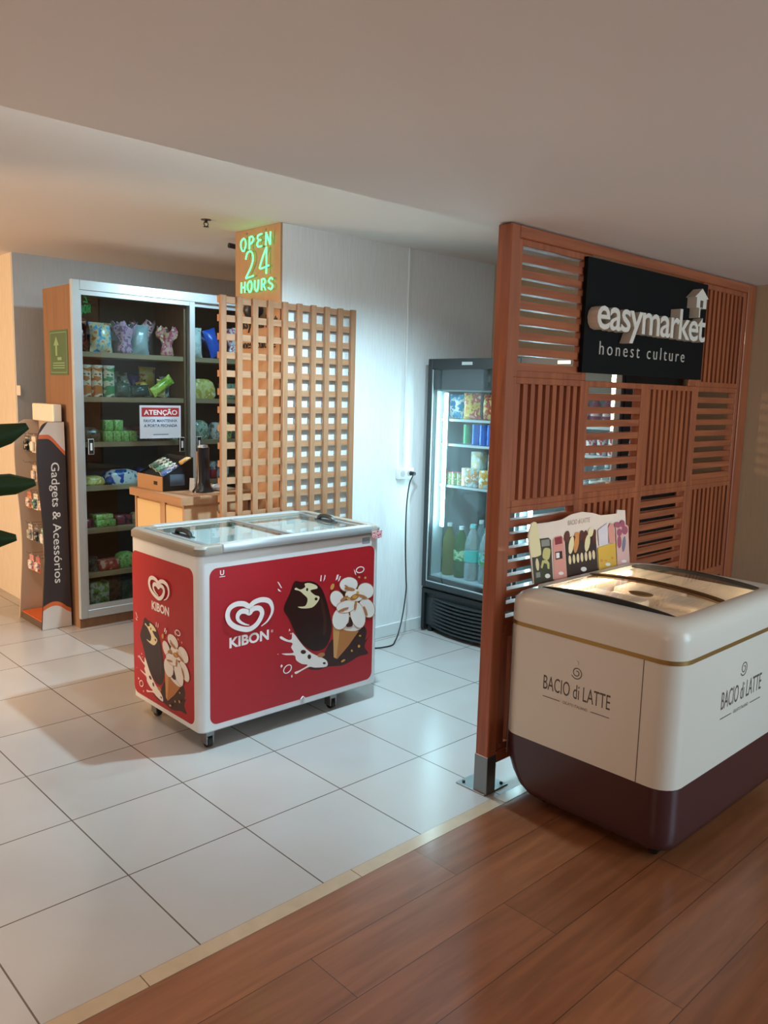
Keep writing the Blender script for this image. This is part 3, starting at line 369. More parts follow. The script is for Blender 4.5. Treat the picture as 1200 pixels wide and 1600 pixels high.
M_WALLW = mat('woven_white_wallpaper', '#dcdedd', .8)
def fabric(name, c, amt=.12):
    m = mat(name, c, .85); nt = m.node_tree; b = nt.nodes['Principled BSDF']
    tc = nt.nodes.new('ShaderNodeTexCoord'); mp = nt.nodes.new('ShaderNodeMapping'); n = nt.nodes.new('ShaderNodeTexNoise')
    mp.inputs['Scale'].default_value = (55, 55, 4); n.inputs['Scale'].default_value = 2; n.inputs['Detail'].default_value = 3
    mx = nt.nodes.new('ShaderNodeMix'); mx.data_type = 'RGBA'; cc = srgb(c)
    mx.inputs[6].default_value = tuple(x*(1-amt) for x in cc[:3])+(1,); mx.inputs[7].default_value = tuple(min(1, x*(1+amt)) for x in cc[:3])+(1,)
    nt.links.new(tc.outputs['Object'], mp.inputs[0]); nt.links.new(mp.outputs[0], n.inputs['Vector']); nt.links.new(n.outputs['Fac'], mx.inputs[0]); nt.links.new(mx.outputs[2], b.inputs['Base Color'])
    bp = nt.nodes.new('ShaderNodeBump'); bp.inputs['Strength'].default_value = .25; bp.inputs['Distance'].default_value = .003
    nt.links.new(n.outputs['Fac'], bp.inputs['Height']); nt.links.new(bp.outputs['Normal'], b.inputs['Normal']); return m
M_WW = fabric('white_linen_wallpaper', '#dadddc'); M_WB = fabric('beige_linen_wallpaper', '#cfc2ae', .2); M_WG = fabric('shaded_linen_wallpaper', '#b9bcbd', .1); M_WR = fabric('taupe_wall_paint', '#b39a7c', .08)  # the grey one has the back wall's shade in its colour
struct('floor', MB().box(-4.0, 3.64, 0, 9, -.1, 0), M_TILE)
struct('floor', MB().box(-4.0, 3.64, -6, -.058, -.1, 0), M_PLANK)
kb = MB()
for a, b in ((-4.0, -1.003), (-.999, -.2), (-.197, .6005), (.6035, 1.4), (1.403, 2.2), (2.203, 3.64)): kb.box(a, b, -.058, 0, -.1, .0015)
struct('trim_1', kb, mat('beige_stone_threshold', '#b39e85', .18, vary=.14, vscale=14))
struct('ceiling', MB().box(-4.0, 3.64, -6, .17, 2.337, 2.9), M_CEIL)
struct('ceiling', MB().box(-4.0, 3.64, .17, 9, 2.63, 2.9), M_CEIL)
struct('wall_right', MB().box(3.64, 3.8, -6, 9, -.1, 2.9), M_WR)
struct('wall_middle', MB().box(1.715, 3.64, 1.962, 2.425, 0, 2.63), M_WW)
struct('wall_back', MB().box(1.045, 3.64, 4.38, 4.40, 0, 2.63), M_WG)
struct('wall_left', MB().box(1.043, 1.25, 4.4005, 9, 0, 2.63), M_WB)
struct('baseboard_middle', MB().box(1.715, 3.64, 1.95, 1.962, 0, .085, .003), mat('white_skirting', '#cfd2d1', .5))
struct('wall_front', MB().box(-4.2, -4.0, -6, 3.3, -.1, 2.9).box(-4.2, -4.0, 5.3, 9, -.1, 2.9).box(-4.2, -4.0, 3.3, 5.3, 2.5, 2.9).box(-4.2, -4.0, 3.3, 5.3, -.1, .5), M_WR)
struct('wall_far', MB().box(-4.0, 1.045, 9, 9.2, -.1, 2.9), M_WB)
struct('light_blocker', MB().box(-1.75, -1.35, 2.0, 2.85, 0, 2.63), M_WR)  # unseen block added to keep window light off the freezer's side
# ------------------------------------------------------------------ chest freezer with red stickers
M_WHITE = mat('white_enamel', '#dfe3e4', .3, vary=.03, vscale=9); M_LINER = mat('freezer_liner', '#cfd6d8', .5)
M_ALU = mat('brushed_aluminium', '#cfd8dc', .35, .55); M_CAP = mat('taupe_plastic_cap', '#8d857a', .45); M_GREY = mat('grey_plastic_rail', '#77797a', .45)
M_BLK = mat('black_rubber', '#111111', .6); M_BLKP = mat('black_plastic', '#17191b', .4); M_STEEL = mat('dull_steel', '#8c8e8f', .4, 1)
M_GLASS = glass('clear_glass', (.96, .99, .98), 1.4)
ARTC = ['red', 'white', 'choc', 'cream', 'cream2', 'bar', 'bar2', 'wafer', 'wafer2', 'caramel', 'nut']
ARTM = [mat('sticker_red', '#b01b27', .42), mat('sticker_white', '#f1ecea', .4), mat('print_dark_chocolate', '#3a1c17', .35), mat('print_white_cream', '#efe9e2', .4), mat('print_vanilla', '#e9dcae', .4),
        mat('print_chocolate_coating', '#2d1512', .3), mat('print_chocolate_shine', '#43241d', .3), mat('print_wafer', '#b9763f', .4), mat('print_wafer_edge', '#d39a5c', .4), mat('print_caramel', '#b8794a', .4), mat('print_nut', '#d7a04a', .4)]
def art(mb, F, TI, TH):
    z = .0005
    for g, c, s, pts in ART:
        if c == 'text': continue
        T = TI if g == 'i' else TH; mi = ARTC.index(c); z += .00012
        if s == 3:
            w = pts[-1]; C = catmull([T(p)+(0,) for p in pts[:-1]], False, 5); n = len(C); A = []; B = []; k = T((1, 0))[0]-T((0, 0))[0]
            for i, p in enumerate(C):
                d = (C[min(i+1, n-1)]-C[max(i-1, 0)]).normalized(); q = Vector((-d.y, d.x, 0)); u = i/(n-1)
                h = k*(w[0]+(w[2]-w[0])*min(1, 7*u, 7*(1-u)*1.0)); A.append(p+q*h); B.append(p-q*h)
            mb.quads(F, A, B, z, mi)
        elif s == 2: mb.quads(F, [T(p) for p in pts[:18]], [T(p) for p in pts[18:]], z, mi, True)
        else:
            P = [T(p) for p in pts]
            if s == 1: P = [(v.x, v.y) for v in catmull([p+(0,) for p in P], True, 3)]
            mb.poly(F, P, z, mi)
FZ = thing('ice_cream_chest_freezer', 'white chest freezer with red ice cream stickers and sliding glass lids on the tiles', 'freezer', (1.235, 1.49, 0))
x0, x1, y0, y1 = .682, 1.79, 1.155, 1.822
b = MB(); rr = []
for z, i in ((.085, .012), (.095, 0), (.925, 0), (.932, .006)): rr.append(rz(rrect(x0+i, x1-i, y0+i, y1-i, .035), z))
for z, i in ((.932, .075), (.40, .08)): rr.append(rz(rrect(x0+i, x1-i, y0+i, y1-i, .035), z))
body = b.loft(rr).build('body', [M_WHITE], FZ, 40)
# lid frame: aluminium long rails, plastic ends with rounded corners
def frame_ring(mb, x0, x1, y0, y1, z0, z1, w, r=.045):
    o = [rz(rrect(x0, x1, y0, y1, r), z) for z in (z0, z1-.012)]+[rz(rrect(x0+.01, x1-.01, y0+.01, y1-.01, r), z1)]
    i = [rz(rrect(x0+w, x1-w, y0+w, y1-w, .012), z) for z in (z1, z0)]
    return mb.loft(o+i+[o[0]], False, False)
LF = frame_ring(MB(), x0-.008, x1+.012, y0-.008, y1+.008, .932, .972, .055).build('lid_frame', M_CAP, FZ, 40)
for ya, yb in ((y0-.011, y0+.045), (y1-.045, y1+.011)): MB().box(x0+.12, x1-.07, ya, yb, .936, .976, .006, seg=2).build('aluminium_rail', M_ALU, LF, 40)
for a, c, z, nm in ((x0+.055, 1.26, .962, 'left'), (1.22, x1-.055, .956, 'right')):
    L = MB().box(a, c, y0+.05, y1-.05, z, z+.004).build('sliding_lid', M_GLASS, FZ)
    for ex in (a, c-.022): MB().box(ex, ex+.022, y0+.05, y1-.05, z-.004, z+.009).build('lid_edge', M_GREY, L)
    hx = a+.055 if nm == 'left' else c-.055
    h = MB(); h.box(hx-.018, hx+.018, 1.40, 1.57, z+.004, z+.010, .003); h.tube([(hx, 1.42, z+.006), (hx, 1.435, z+.026), (hx, 1.485, z+.032), (hx, 1.535, z+.026), (hx, 1.55, z+.006)], .012, 8, smooth=3)
    h.build('handle', M_BLKP, L, 40)
for k in range(2): MB().box(x0+.1+k*.47, x0+.52+k*.47, y0+.1, y1-.1, .40, .72+.04*k, .01).build('frosted_packets', mat('frosted_packets', '#c9d2d4', .6, vary=.2, vscale=14), FZ)
Ff = fr((.735, y0, .122), (1, 0, 0), (0, 0, 1))
b = MB(); b.poly(Ff, rrect(0, 1.015, 0, .745, .04), .0004, 0); art(b, Ff, lambda p: (p[0], p[1]), lambda p: (p[0], p[1]))
ST = b.build('front_sticker', ARTM, FZ, None, 'red front sticker with heart logo, chocolate ice cream bar and cone', recalc=False)
text('lettering', 'KIBON', fr((.735+.104, y0, .474), (1, 0, 0), (0, 0, 1)), ARTM[1], ST, .224, .052, bold=.035, off=.0012)
text('small_mark', '®', fr((1.075, y0, .507), (1, 0, 0), (0, 0, 1)), ARTM[1], ST, None, .014, off=.0012)
text('small_mark', 'U', fr((.79, y0, .83), (1, 0, 0), (0, 0, 1)), ARTM[1], ST, .022, .024, bold=.03, off=.0012)
MB().box(.787, .817, y0-.0016, y0-.0004, .822, .825).build('small_mark', ARTM[1], ST)
Fl = fr((x0, 1.805, .118), (0, -1, 0), (0, 0, 1))
b = MB(); b.poly(Fl, rrect(0, .6, 0, .745, .04), .0004, 0)
art(b, Fl, lambda p: ((p[0]-.41)*.8+.07, (p[1]-.21)*.8+.088), lambda p: ((p[0]-.077)*.77+.183, (p[1]-.6)*.69+.667))
S2 = b.build('side_sticker', ARTM, FZ, None, 'red side sticker with heart logo above ice cream bar and cone', recalc=False)
text('lettering', 'KIBON', fr((x0, 1.603, .594), (0, -1, 0), (0, 0, 1)), ARTM[1], S2, .172, .045, bold=.035, off=.0012)
t = MB(); t.box(1.66, 1.715, y0-.0012, y0-.0002, .885, .915).build('rating_label', mat('grey_label', '#8b9497', .5), FZ)
t = MB(); t.box(1.722, 1.79, y0-.0125, y0-.0085, .905, .945).build('price_label', printed('red_white_label', ['#c33b48', '#e8c7c9', '#b92836'], 60), FZ)
t = MB(); t.tube([(1.26, y0-.001, .10), (1.26, y0-.006, .125), (1.272, y0-.006, .135), (1.284, y0-.006, .125), (1.284, y0-.001, .10)], .004, 6); t.build('drain_clip', M_WHITE, FZ, 40)
for cx, cy in ((.75, 1.21), (1.50, 1.21), (.75, 1.70), (1.72, 1.72)):
    c = MB(); c.box(cx-.022, cx+.022, cy-.03, cy+.02, .06, .087); c.box(cx-.02, cx-.014, cy-.03, cy+.02, .02, .062); c.box(cx+.014, cx+.02, cy-.03, cy+.02, .02, .062)
    C_ = c.build('caster', M_STEEL, FZ)
    MB().cyl((cx-.012, cy-.008, .029), (cx+.012, cy-.008, .029), .028, n=18).build('wheel', M_BLK, C_, 40)
# ------------------------------------------------------------------ slatted timber screen
M_TIM = wood('red_brown_timber', '#86432a', '#a85c36', 'z', .42, 22, .15); M_TIMX = wood('red_brown_timber_rail', '#86432a', '#a85c36', 'x', .42, 22, .15)
SCR = thing('slatted_timber_screen', 'red-brown timber screen of slatted panels bolted to the tile edge', 'screen', (2.5, .065, 0))
yA, yB = .032, .10
MB().box(1.385, 1.44, yA, yB, .16, 2.332, .004).build('post', M_TIM, SCR)
MB().box(3.53, 3.635, yA, yB, 0, 2.332, .004).build('post', M_TIM, SCR)
MB().box(1.44, 3.53, yA, yB, 2.285, 2.332, .004).build('top_rail', M_TIMX, SCR)
MB().box(1.44, 3.53, yA, yB, .13, .18, .004).build('bottom_rail', M_TIMX, SCR)
SL = MB().box(1.383, 1.442, yA-.002, yB+.002, .004, .17, .002).build('steel_sleeve', M_STEEL, SCR)
bp_ = MB().box(1.376, 1.536, .034, .194, .0, .006, .001).build('base_plate', M_STEEL, SCR)
for bx, by in ((1.40, .17), (1.515, .17), (1.515, .055), (1.455, .055)): MB().lathe([(.007, .006), (.007, .012), (.004, .014)], (bx, by, 0), 8).build('bolt', mat('dark_bolt', '#3a3a38', .5, 1), bp_)
XS = [1.44, 1.9625, 2.485, 3.0075, 3.53]; ZS = [.18, .70, 1.225, 1.752, 2.285]
for c in range(4):
    for r in range(4):
        if r == 3 and c in (1, 2): continue
        xa, xb, za, zb = XS[c], XS[c+1], ZS[r], ZS[r+1]; f = MB(); w = .033
        f.box(xa, xa+w, .042, .09, za, zb, .002); f.box(xb-w, xb, .042, .09, za, zb, .002); f.box(xa+w, xb-w, .042, .09, za, za+w*.8, .002); f.box(xa+w, xb-w, .042, .09, zb-w*.8, zb, .002)
        P_ = f.build('panel', M_TIM, SCR); s = MB()
        if (c+r) % 2 == 1:
            n = 8; h = (zb-za-2*w*.8)/n
            for k in range(n): z = za+w*.8+h*(k+.0); s.box(xa+w, xb-w, .046, .086, z, z+h*.52)
            s.build('slats', M_TIMX, P_)
        else:
            n = 9; h = (xb-xa-2*w)/n
            for k in range(n): x = xa+w+h*k; s.box(x, x+h*.55, .046, .086, za+w*.8, zb-w*.8)
            s.build('slats', M_TIM, P_)
# ------------------------------------------------------------------ shop sign on the screen
SG = thing('shop_sign', 'black shop sign with raised cream letters fixed high on the timber screen', 'sign', (2.455, .025, 1.786))
MB().box(1.898, 3.012, .022, .0405, 1.786, 2.272).build('backboard', mat('matt_black_board', '#060505', .75, spec=.2), SG)
M_LET = mat('cream_acrylic', '#d9cdbf', .5); Fs = lambda x, z, y: fr((x, y, z), (1, 0, 0), (0, 0, 1))
text('letter', 'easymarket', Fs(1.915, 1.926, .022), M_LET, SG, 1.0, .19, ext=.05, each=True, bold=.012, spacing=.92)
text('tagline_letter', 'honest culture', Fs(2.02, 1.868, .022), mat('grey_white_letter', '#b9b4ac', .5), SG, .785, .058, ext=.004, spacing=1.4, bold=-.008, each=True)
h = MB(); h.prism(Fs(2.80, 2.125, .022), [(0, .012), (.105, .012), (.105, .062), (.125, .062), (.0525, .108), (-.02, .062), (0, .062)][:], 0, .05)
h.build('house_emblem', M_LET, SG)
MB().box(2.83, 2.842, -.029, .022, 2.09, 2.14).build('house_emblem', M_LET, SG)
MB().box(2.838, 2.868, -.0285, -.0275, 2.14, 2.175).build('emblem_door', mat('emblem_brown', '#57483e', .6), SG)  # plain brown door on the house emblem
# ------------------------------------------------------------------ gelato freezer
M_CREAM = mat('cream_lacquer', '#d5cec3', .28); M_BROWN = mat('brown_lacquer', '#432527', .3); M_GOLD = mat('gold_strip', '#a98a54', .35, .8)
GF = thing('gelato_display_freezer', 'cream and brown gelato freezer with rounded corners in front of the timber screen', 'freezer', (1.95, -.37, 0))
X0, X1, Y0, Y1 = 1.44, 2.45, -.745, .018
def gsec(z, i=0, back=0, r=.085): return rz(rrect(X0+i, X1-i, Y0+i, Y1-i-back, max(.012, r-i*.4)), z)
b = MB(); b.loft([gsec(.05, .02, .11), gsec(.058, .006, .10), gsec(.085, 0, .068), (gsec(.13, 0, .035)), gsec(.18, 0, .013), gsec(.24, 0, .002), gsec(.292, 0)])
b.build('base', M_BROWN, GF, 50)
MB().loft([gsec(.292), gsec(.756)], True, True).build('body', M_CREAM, GF, 40)
MB().loft([gsec(.756, -.002), gsec(.772, -.002)], True, True).build('trim_strip', M_GOLD, GF, 40)
b = MB(); S_ = [(.772, 0), (.84, 0), (.862, .004), (.88, .014), (.893, .03), (.90, .052)]
OX0, OX1, OY0, OY1 = 1.565, 2.315, -.655, -.05
def osec(z, r=.03): return rz(rrect(OX0, OX1, OY0, OY1, r), z)
b.loft([gsec(z, i, i*.7) for z, i in S_]+[rz(rrect(OX0-.012, OX1+.012, OY0-.012, OY1+.012, .035), .902), osec(.898), osec(.70), osec(.58)], True, True); TOP = b.build('rim', M_CREAM, GF, 45)
# domed end pieces and curved sliding lids
def dome(y): t = (y-OY0)/(OY1-OY0); return .0+.022*math.sin(math.pi*t)**.8
N_ = 16; ys = [OY0+(OY1-OY0)*k/N_ for k in range(N_+1)]
for xa, nm in ((OX0+.004, 1), (OX1-.014, 2)):
    e = MB(); e.loft([[(xa, y, .885) for y in ys]+[(xa, y, .897+dome(y)) for y in ys[::-1]], [(xa+.012, y, .885) for y in ys]+[(xa+.012, y, .897+dome(y)) for y in ys[::-1]]]); e.build('end_cheek', M_BLKP, GF)
for xa, xb, dz in ((OX0+.016, 1.96, .0), (1.93, OX1-.014, -.007)):
    g = MB(); g.loft([[(x, y, .896+dome(y)+dz) for y in ys] for x in (xa, xb)], False, False, closed=False); L = g.build('sliding_lid', M_GLASS, GF, 60)
    e = MB()
    for x in ((xb-.016, xb),) if dz == 0 else ((xa, xa+.016),): e.loft([[(x[0], y, .896+dome(y)+dz-.003) for y in ys]+[(x[0], y, .902+dome(y)+dz) for y in ys[::-1]], [(x[1], y, .896+dome(y)+dz-.003) for y in ys]+[(x[1], y, .902+dome(y)+dz) for y in ys[::-1]]])
    e.build('lid_edge', mat('bronze_edge', '#6b5236', .35, .7), L)
    if dz == 0:
        gq = MB(); gq.lathe([(.0, 0), (.045, 0), (.05, .006), (.04, .008), (0, .008)], (1.66, -.46, .93), 20, sx=.6); gq.build('finger_pull', mat('smoky_brown', '#6d5233', .4), L, 40)
for k, (px, py) in enumerate([(1.70, -.50), (1.88, -.50), (2.06, -.50), (2.22, -.50), (1.70, -.2), (1.88, -.2), (2.06, -.2), (2.22, -.2)]):
    MB().box(px-.088, px+.088, py-.14, py+.14, .585, .80+.02*((k*7) % 3), .015, seg=2).build('ice_cream_pack', mat('cream_wrappers', '#f2e3d0', .5, vary=.12, vscale=22), GF)
MB().box(OX0+.02, OX1-.02, OY1-.012, OY1-.002, .85, .868).build('lamp_strip', mat('warm_lamp_glow', '#ffe6c4', .5, emit=14), GF, None, 'warm glowing lamp strip under the rim')
MB().box(OX0+.02, OX1-.02, OY0+.002, OY0+.012, .845, .863).build('lamp_strip', MATS['warm_lamp_glow'], GF, None, 'warm glowing lamp strip under the rim')
for ya, za in ((-.025, .20), (-.612, .292)): MB().box(X0-.0008, X0+.001, ya, ya+.003, za, .756).build('panel_seam', mat('seam_grey', '#5d524a', .6), GF)
M_INK = mat('brown_grey_ink', '#5a4e49', .5)
def gelato_logo(F, s):
    O, X, Y, N = F; Lg = text('lettering', 'BACIO di LATTE', (O, X, Y, N), M_INK, GF, .30*s, .058*s, off=.0008)
    k = MB(); C = []
    for i in range(40):
        a = i/39*R(620); r = (.006+.020*i/39)*s; C.append((.15*s-r*math.cos(a+1.2), .105*s+r*math.sin(a+1.2), 0))
    A = []; B = []
    for i, p in enumerate(C):
        d = (Vector(C[min(i+1, 39)])-Vector(C[max(i-1, 0)])).normalized(); q = Vector((-d.y, d.x, 0))*.0018*s; A.append(Vector(p)+q); B.append(Vector(p)-q)
    k.quads(F, A, B, .001)
    k.build('emblem', M_INK, Lg, recalc=False)
    for a, c in ((0, .08), (.22, .30)): k = MB(); k.poly(F, [(a*s, -.031*s), (c*s, -.031*s), (c*s, -.028*s), (a*s, -.028*s)], .001); k.build('rule_line', M_INK, Lg, recalc=False)
    text('tagline', 'GELATO ITALIANO', (O+X*(.095*s)-Y*(.034*s), X, Y, N), M_INK, Lg, .11*s, .011*s, off=.0008)
gelato_logo(fr((X0, -.188, .527), (0, -1, 0), (0, 0, 1)), 1.0)
gelato_logo(fr((1.80, Y0, .515), (1, 0, 0), (0, 0, 1)), 1.22)
for cx, cy in ((1.53, -.655), (2.285, -.655), (1.545, -.155), (2.285, -.155)):
    c = MB(); c.box(cx-.016, cx+.016, cy-.02, cy+.014, .04, .058); C_ = c.build('caster', M_STEEL, GF)
    MB().cyl((cx-.011, cy-.004, .022), (cx+.011, cy-.004, .022), .022, n=16).build('wheel', M_BLK, C_, 40)
MB().cyl((X0+.001, -.335, .672), (X0-.004, -.335, .672), .009, n=16).build('lock_button', mat('pale_button', '#dcd4c8', .4), GF, 40)
# ------------------------------------------------------------------ menu card standing on the gelato freezer
CC = {'outline': '#ecd6c6', 'dgreen': '#3b3a2a', 'pop': '#ecd9a8', 'stick': '#e8cfa4', 'grey': '#8d8a80', 'lime': '#c6bd76', 'white': '#efe6df', 'pink': '#dd9486', 'crimson': '#8f2b35', 'dark': '#33221f', 'brown': '#3a2621', 'cocoa': '#5e2f22', 'orange': '#d58a4a', 'yellow': '#dcae44', 'lilac': '#ddd0d6', 'rose': '#dfb1a6', 'magenta': '#a8586a', 'slate': '#7d7d8c'}
MC = thing('flavour_menu_card', 'pale pink menu card with pictured ice pops standing on the gelato freezer', 'menu card', (1.95, -.016, .9))
Fc = fr((0, -.018, 0), (1, 0, .0), (0, 0, 1)); pts = [(p[0], max(p[1], .901)) for p in CARD[0][2]]
MB().prism(Fc, [(p[0], p[1]) for p in pts], -.005, 0).build('card', mat('card_outline', CC['outline'], .5), MC)
b = MB(); z = .0006; names = list(CC)
for c, s, q in CARD[1:]:
    z += .00012; P = [(v.x, v.y) for v in catmull([p+(0,) for p in q], True, 3)] if s else q
    b.poly(Fc, P, z, names.index(c))
b.build('printed_pictures', [mat('card_'+n, CC[n], .5) for n in names], MC, recalc=False)
text('lettering', 'BACIO di LATTE', fr((1.80, -.018, 1.128), (1, 0, 0), (0, 0, 1)), mat('faded_gold_ink', '#b39c8a', .5), MC, .17, .022, off=.0012)
# ------------------------------------------------------------------ lattice, pillar board, neon, camera
M_LAT = wood('pale_timber', '#8f6546', '#a37858', 'z', .5, 30); M_LATX = wood('pale_timber_rail', '#9a6f50', '#ae8362', 'x', .5, 30); M_BOARD = wood('mdf_board', '#a07a58', '#ab8562', 'z', .6, 9)
LT = thing('timber_lattice', 'square timber lattice standing against the white pillar wall behind the red-stickered freezer', 'lattice', (1.755, 1.93, 0))
b = MB()
for k in range(10): x = 1.272+.1043*k; b.box(x, x+.036, 1.908, 1.930, 0, 2.182, .002)
b.build('upright_slats', M_LAT, LT)
b = MB()
for k in range(22): z = 2.142-.0998*k; b.box(1.272, 2.247, 1.930, 1.948, z, z+.036)
b.build('cross_slats', M_LATX, LT)
PB = thing('pillar_board', 'brown wooden board covering the end of the pillar under the green neon', 'board', (1.707, 2.19, 0))
MB().box(1.70, 1.7145, 1.958, 2.425, 0, 2.628).build('board', M_BOARD, PB)
Fp = lambda y, z: fr((1.70, y, z), (0, -1, 0), (0, 0, 1))
# strokes: letters drawn as bent neon tubes, unit box 1 x 1
ST_ = {'O': [[(.5, 1), (.12, .8), (.05, .4), (.4, 0), (.75, .1), (.95, .55), (.8, .92), (.5, 1)]], 'P': [[(.15, 0), (.15, 1)], [(.15, .95), (.6, 1), (.9, .75), (.6, .5), (.15, .42)]],
       'E': [[(.9, 1), (.3, .95), (.12, .75), (.4, .55), (.7, .55)], [(.4, .55), (.08, .35), (.2, .05), (.9, .05)]], 'N': [[(.1, 0), (.15, 1)], [(.15, 1), (.85, 0)], [(.85, 0), (.92, 1)]],
       '2': [[(.05, .72), (.25, .97), (.65, .97), (.8, .7), (.6, .4), (.1, .03), (.2, .0), (.85, .05)]], '4': [[(.7, 0), (.72, 1)], [(.72, 1), (.4, .7), (.08, .32), (.15, .22), (.95, .3)]],
       'H': [[(.1, 0), (.12, 1)], [(.88, 0), (.9, 1)], [(.12, .5), (.88, .5)]], 'U': [[(.1, 1), (.12, .3), (.45, 0), (.8, .2), (.9, 1)]], 'R': [[(.12, 0), (.12, 1)], [(.12, .97), (.65, 1), (.85, .75), (.6, .52), (.12, .48)], [(.45, .5), (.92, 0)]],
       'S': [[(.9, .85), (.6, 1), (.2, .88), (.2, .62), (.55, .5), (.88, .32), (.75, .05), (.4, 0), (.08, .15)]]}
M_NEON = mat('green_neon', (.10, 1.0, .33, 1), .4, emit=1.9)
NE = thing('neon_sign', 'green neon sign reading OPEN 24 HOURS on the pillar board', 'neon sign', (1.69, 2.2, 2.19))
def neon(word, y_left, z0, w, h, gap, rise=0):
    n = len(word); cw = (w-gap*(n-1))/n
    for i, ch in enumerate(word):
        b = MB()
        for s in ST_[ch]:
            P = [Vector((1.678, y_left-(i*(cw+gap)+u*cw), z0+rise*i/max(1, n-1)+v*h)) for u, v in s]
            Q = P if len(P) == 2 else catmull(P, False, 4); b.tube(Q, .005, 7)
        b.build('neon_letter', M_NEON, NE, 60)
neon('OPEN', 2.335, 2.503, .315, .072, .028, .008); neon('24', 2.285, 2.342, .25, .152, .045, .008); neon('HOURS', 2.332, 2.257, .335, .064, .022, .002)
M_CLEAR = glass('clear_acrylic', (.95, 1, .97), .8)
for y, z in ((2.31, 2.515), (2.13, 2.515), (2.28, 2.345), (2.085, 2.40), (2.3, 2.268), (2.1, 2.268)): MB().cyl((1.70, y, z), (1.678, y, z), .004, n=6).build('mount', M_STEEL, NE)
for y in (2.30, 2.10): MB().tube([(1.70, y, 2.605), (1.696, y, 2.605)], [.007, .005], 10).build('screw', M_STEEL, PB)
LG = thing('pillar_logo', 'dark lettering on the pillar board behind the lattice', 'sign', (1.699, 2.19, 1.9))
text('letters', 'easymarket', Fp(2.40, 2.02), mat('near_black_vinyl', '#15110f', .5), LG, .42, .10, ext=.004, bold=.02)
text('letters', 'honest culture', Fp(2.40, 1.925), MATS['near_black_vinyl'], LG, .40, .05, ext=.004)
CM = thing('security_camera', 'black dome camera on the pillar board just below the neon', 'camera', (1.66, 2.16, 2.09))
b = MB(); b.cyl((1.70, 2.16, 2.15), (1.66, 2.16, 2.15), .035, n=18); b.build('mount', M_BLKP, CM, 40)
b = MB(); b.lathe([(.0, .10), (.045, .095), (.055, .06), (.055, .045), (.042, .015), (.02, 0), (0, -.002)][::-1], (1.645, 2.16, 2.09), 20); b.build('dome', M_BLKP, CM, 50)
SP = thing('ceiling_sprinkler', 'small sprinkler head hanging from the ceiling left of the neon sign', 'sprinkler', (1.38, 2.236, 2.595))
MB().lathe([(.028, .032), (.03, .035), (.0, .035)], (1.38, 2.236, 2.595)).build('escutcheon', mat('tarnished_brass', '#6c5a48', .4, .8), SP, 40)
b = MB(); b.cyl((1.38, 2.236, 2.628), (1.38, 2.236, 2.612), .009); b.tube([(1.369, 2.236, 2.615), (1.366, 2.236, 2.603), (1.374, 2.236, 2.592)], .003, 6); b.tube([(1.391, 2.236, 2.615), (1.394, 2.236, 2.603), (1.386, 2.236, 2.592)], .003, 6); b.lathe([(0, 0), (.016, 0), (.016, .003), (0, .003)], (1.38, 2.236, 2.589)); b.build('sprinkler_head', mat('dark_bronze', '#33261e', .4, .7), SP, 40)
TS = thing('ceiling_spot_lamp', 'short black spot lamp poking out behind the pillar beside the neon sign', 'lamp', (1.86, 2.6, 2.63))
MB().tube([(1.775, 2.62, 2.585), (1.93, 2.60, 2.575)], .016, 14).build('lamp_tube', M_BLKP, TS, 40); MB().cyl((1.87, 2.605, 2.63), (1.87, 2.605, 2.585), .006).build('stem', M_BLKP, TS, 40)
# ------------------------------------------------------------------ conduit, outlet, cord, switch
b = MB(); b.box(2.735, 2.757, 1.945, 1.9615, 1.172, 2.63, .003); tag(solo(b.build('cable_conduit', mat('white_pvc', '#d5d8d8', .45))), 'slim white conduit running up the pillar wall from the outlet to the ceiling', 'conduit')
OU = thing('wall_outlet', 'white surface outlet box at the foot of the conduit left of the fridges', 'outlet', (2.745, 1.945, 1.098))
MB().box(2.675, 2.815, 1.925, 1.9615, 1.098, 1.174, .006, seg=2).build('box', MATS['white_pvc'], OU, 40)
for x in (2.71, 2.775): MB().cyl((x, 1.9255, 1.136), (x, 1.9225, 1.136), .021, n=20).build('socket', mat('socket_grey', '#aeb2b2', .5), OU, 40)
PC = thing('power_cord', 'thin black power cord hanging from the outlet down to the floor', 'cord', (2.775, 1.90, 0))
MB().tube([(2.785, 1.922, 1.136), (2.785, 1.885, 1.136)], [.016, .012], 12).build('plug', M_BLKP, PC, 40)
MB().tube([(2.785, 1.888, 1.136), (2.76, 1.88, 1.12), (2.735, 1.885, 1.06), (2.73, 1.9, .9), (2.735, 1.905, .65), (2.745, 1.90, .42), (2.74, 1.89, .33), (2.69, 1.86, .20), (2.63, 1.83, .09), (2.56, 1.80, .02), (2.46, 1.77, .006), (2.2, 1.86, .006), (1.95, 1.88, .006)], .0045, 8, smooth=5).build('cable', M_BLK, PC, 60)
sw = solo(MB().box(1.033, 1.0448, 4.285, 4.355, 1.59, 1.665, .004).build('switch_plate', mat('ivory_plate', '#d9cfc0', .5))); tag(sw, 'small ivory plate on the beige left wall beside its corner', 'switch plate')
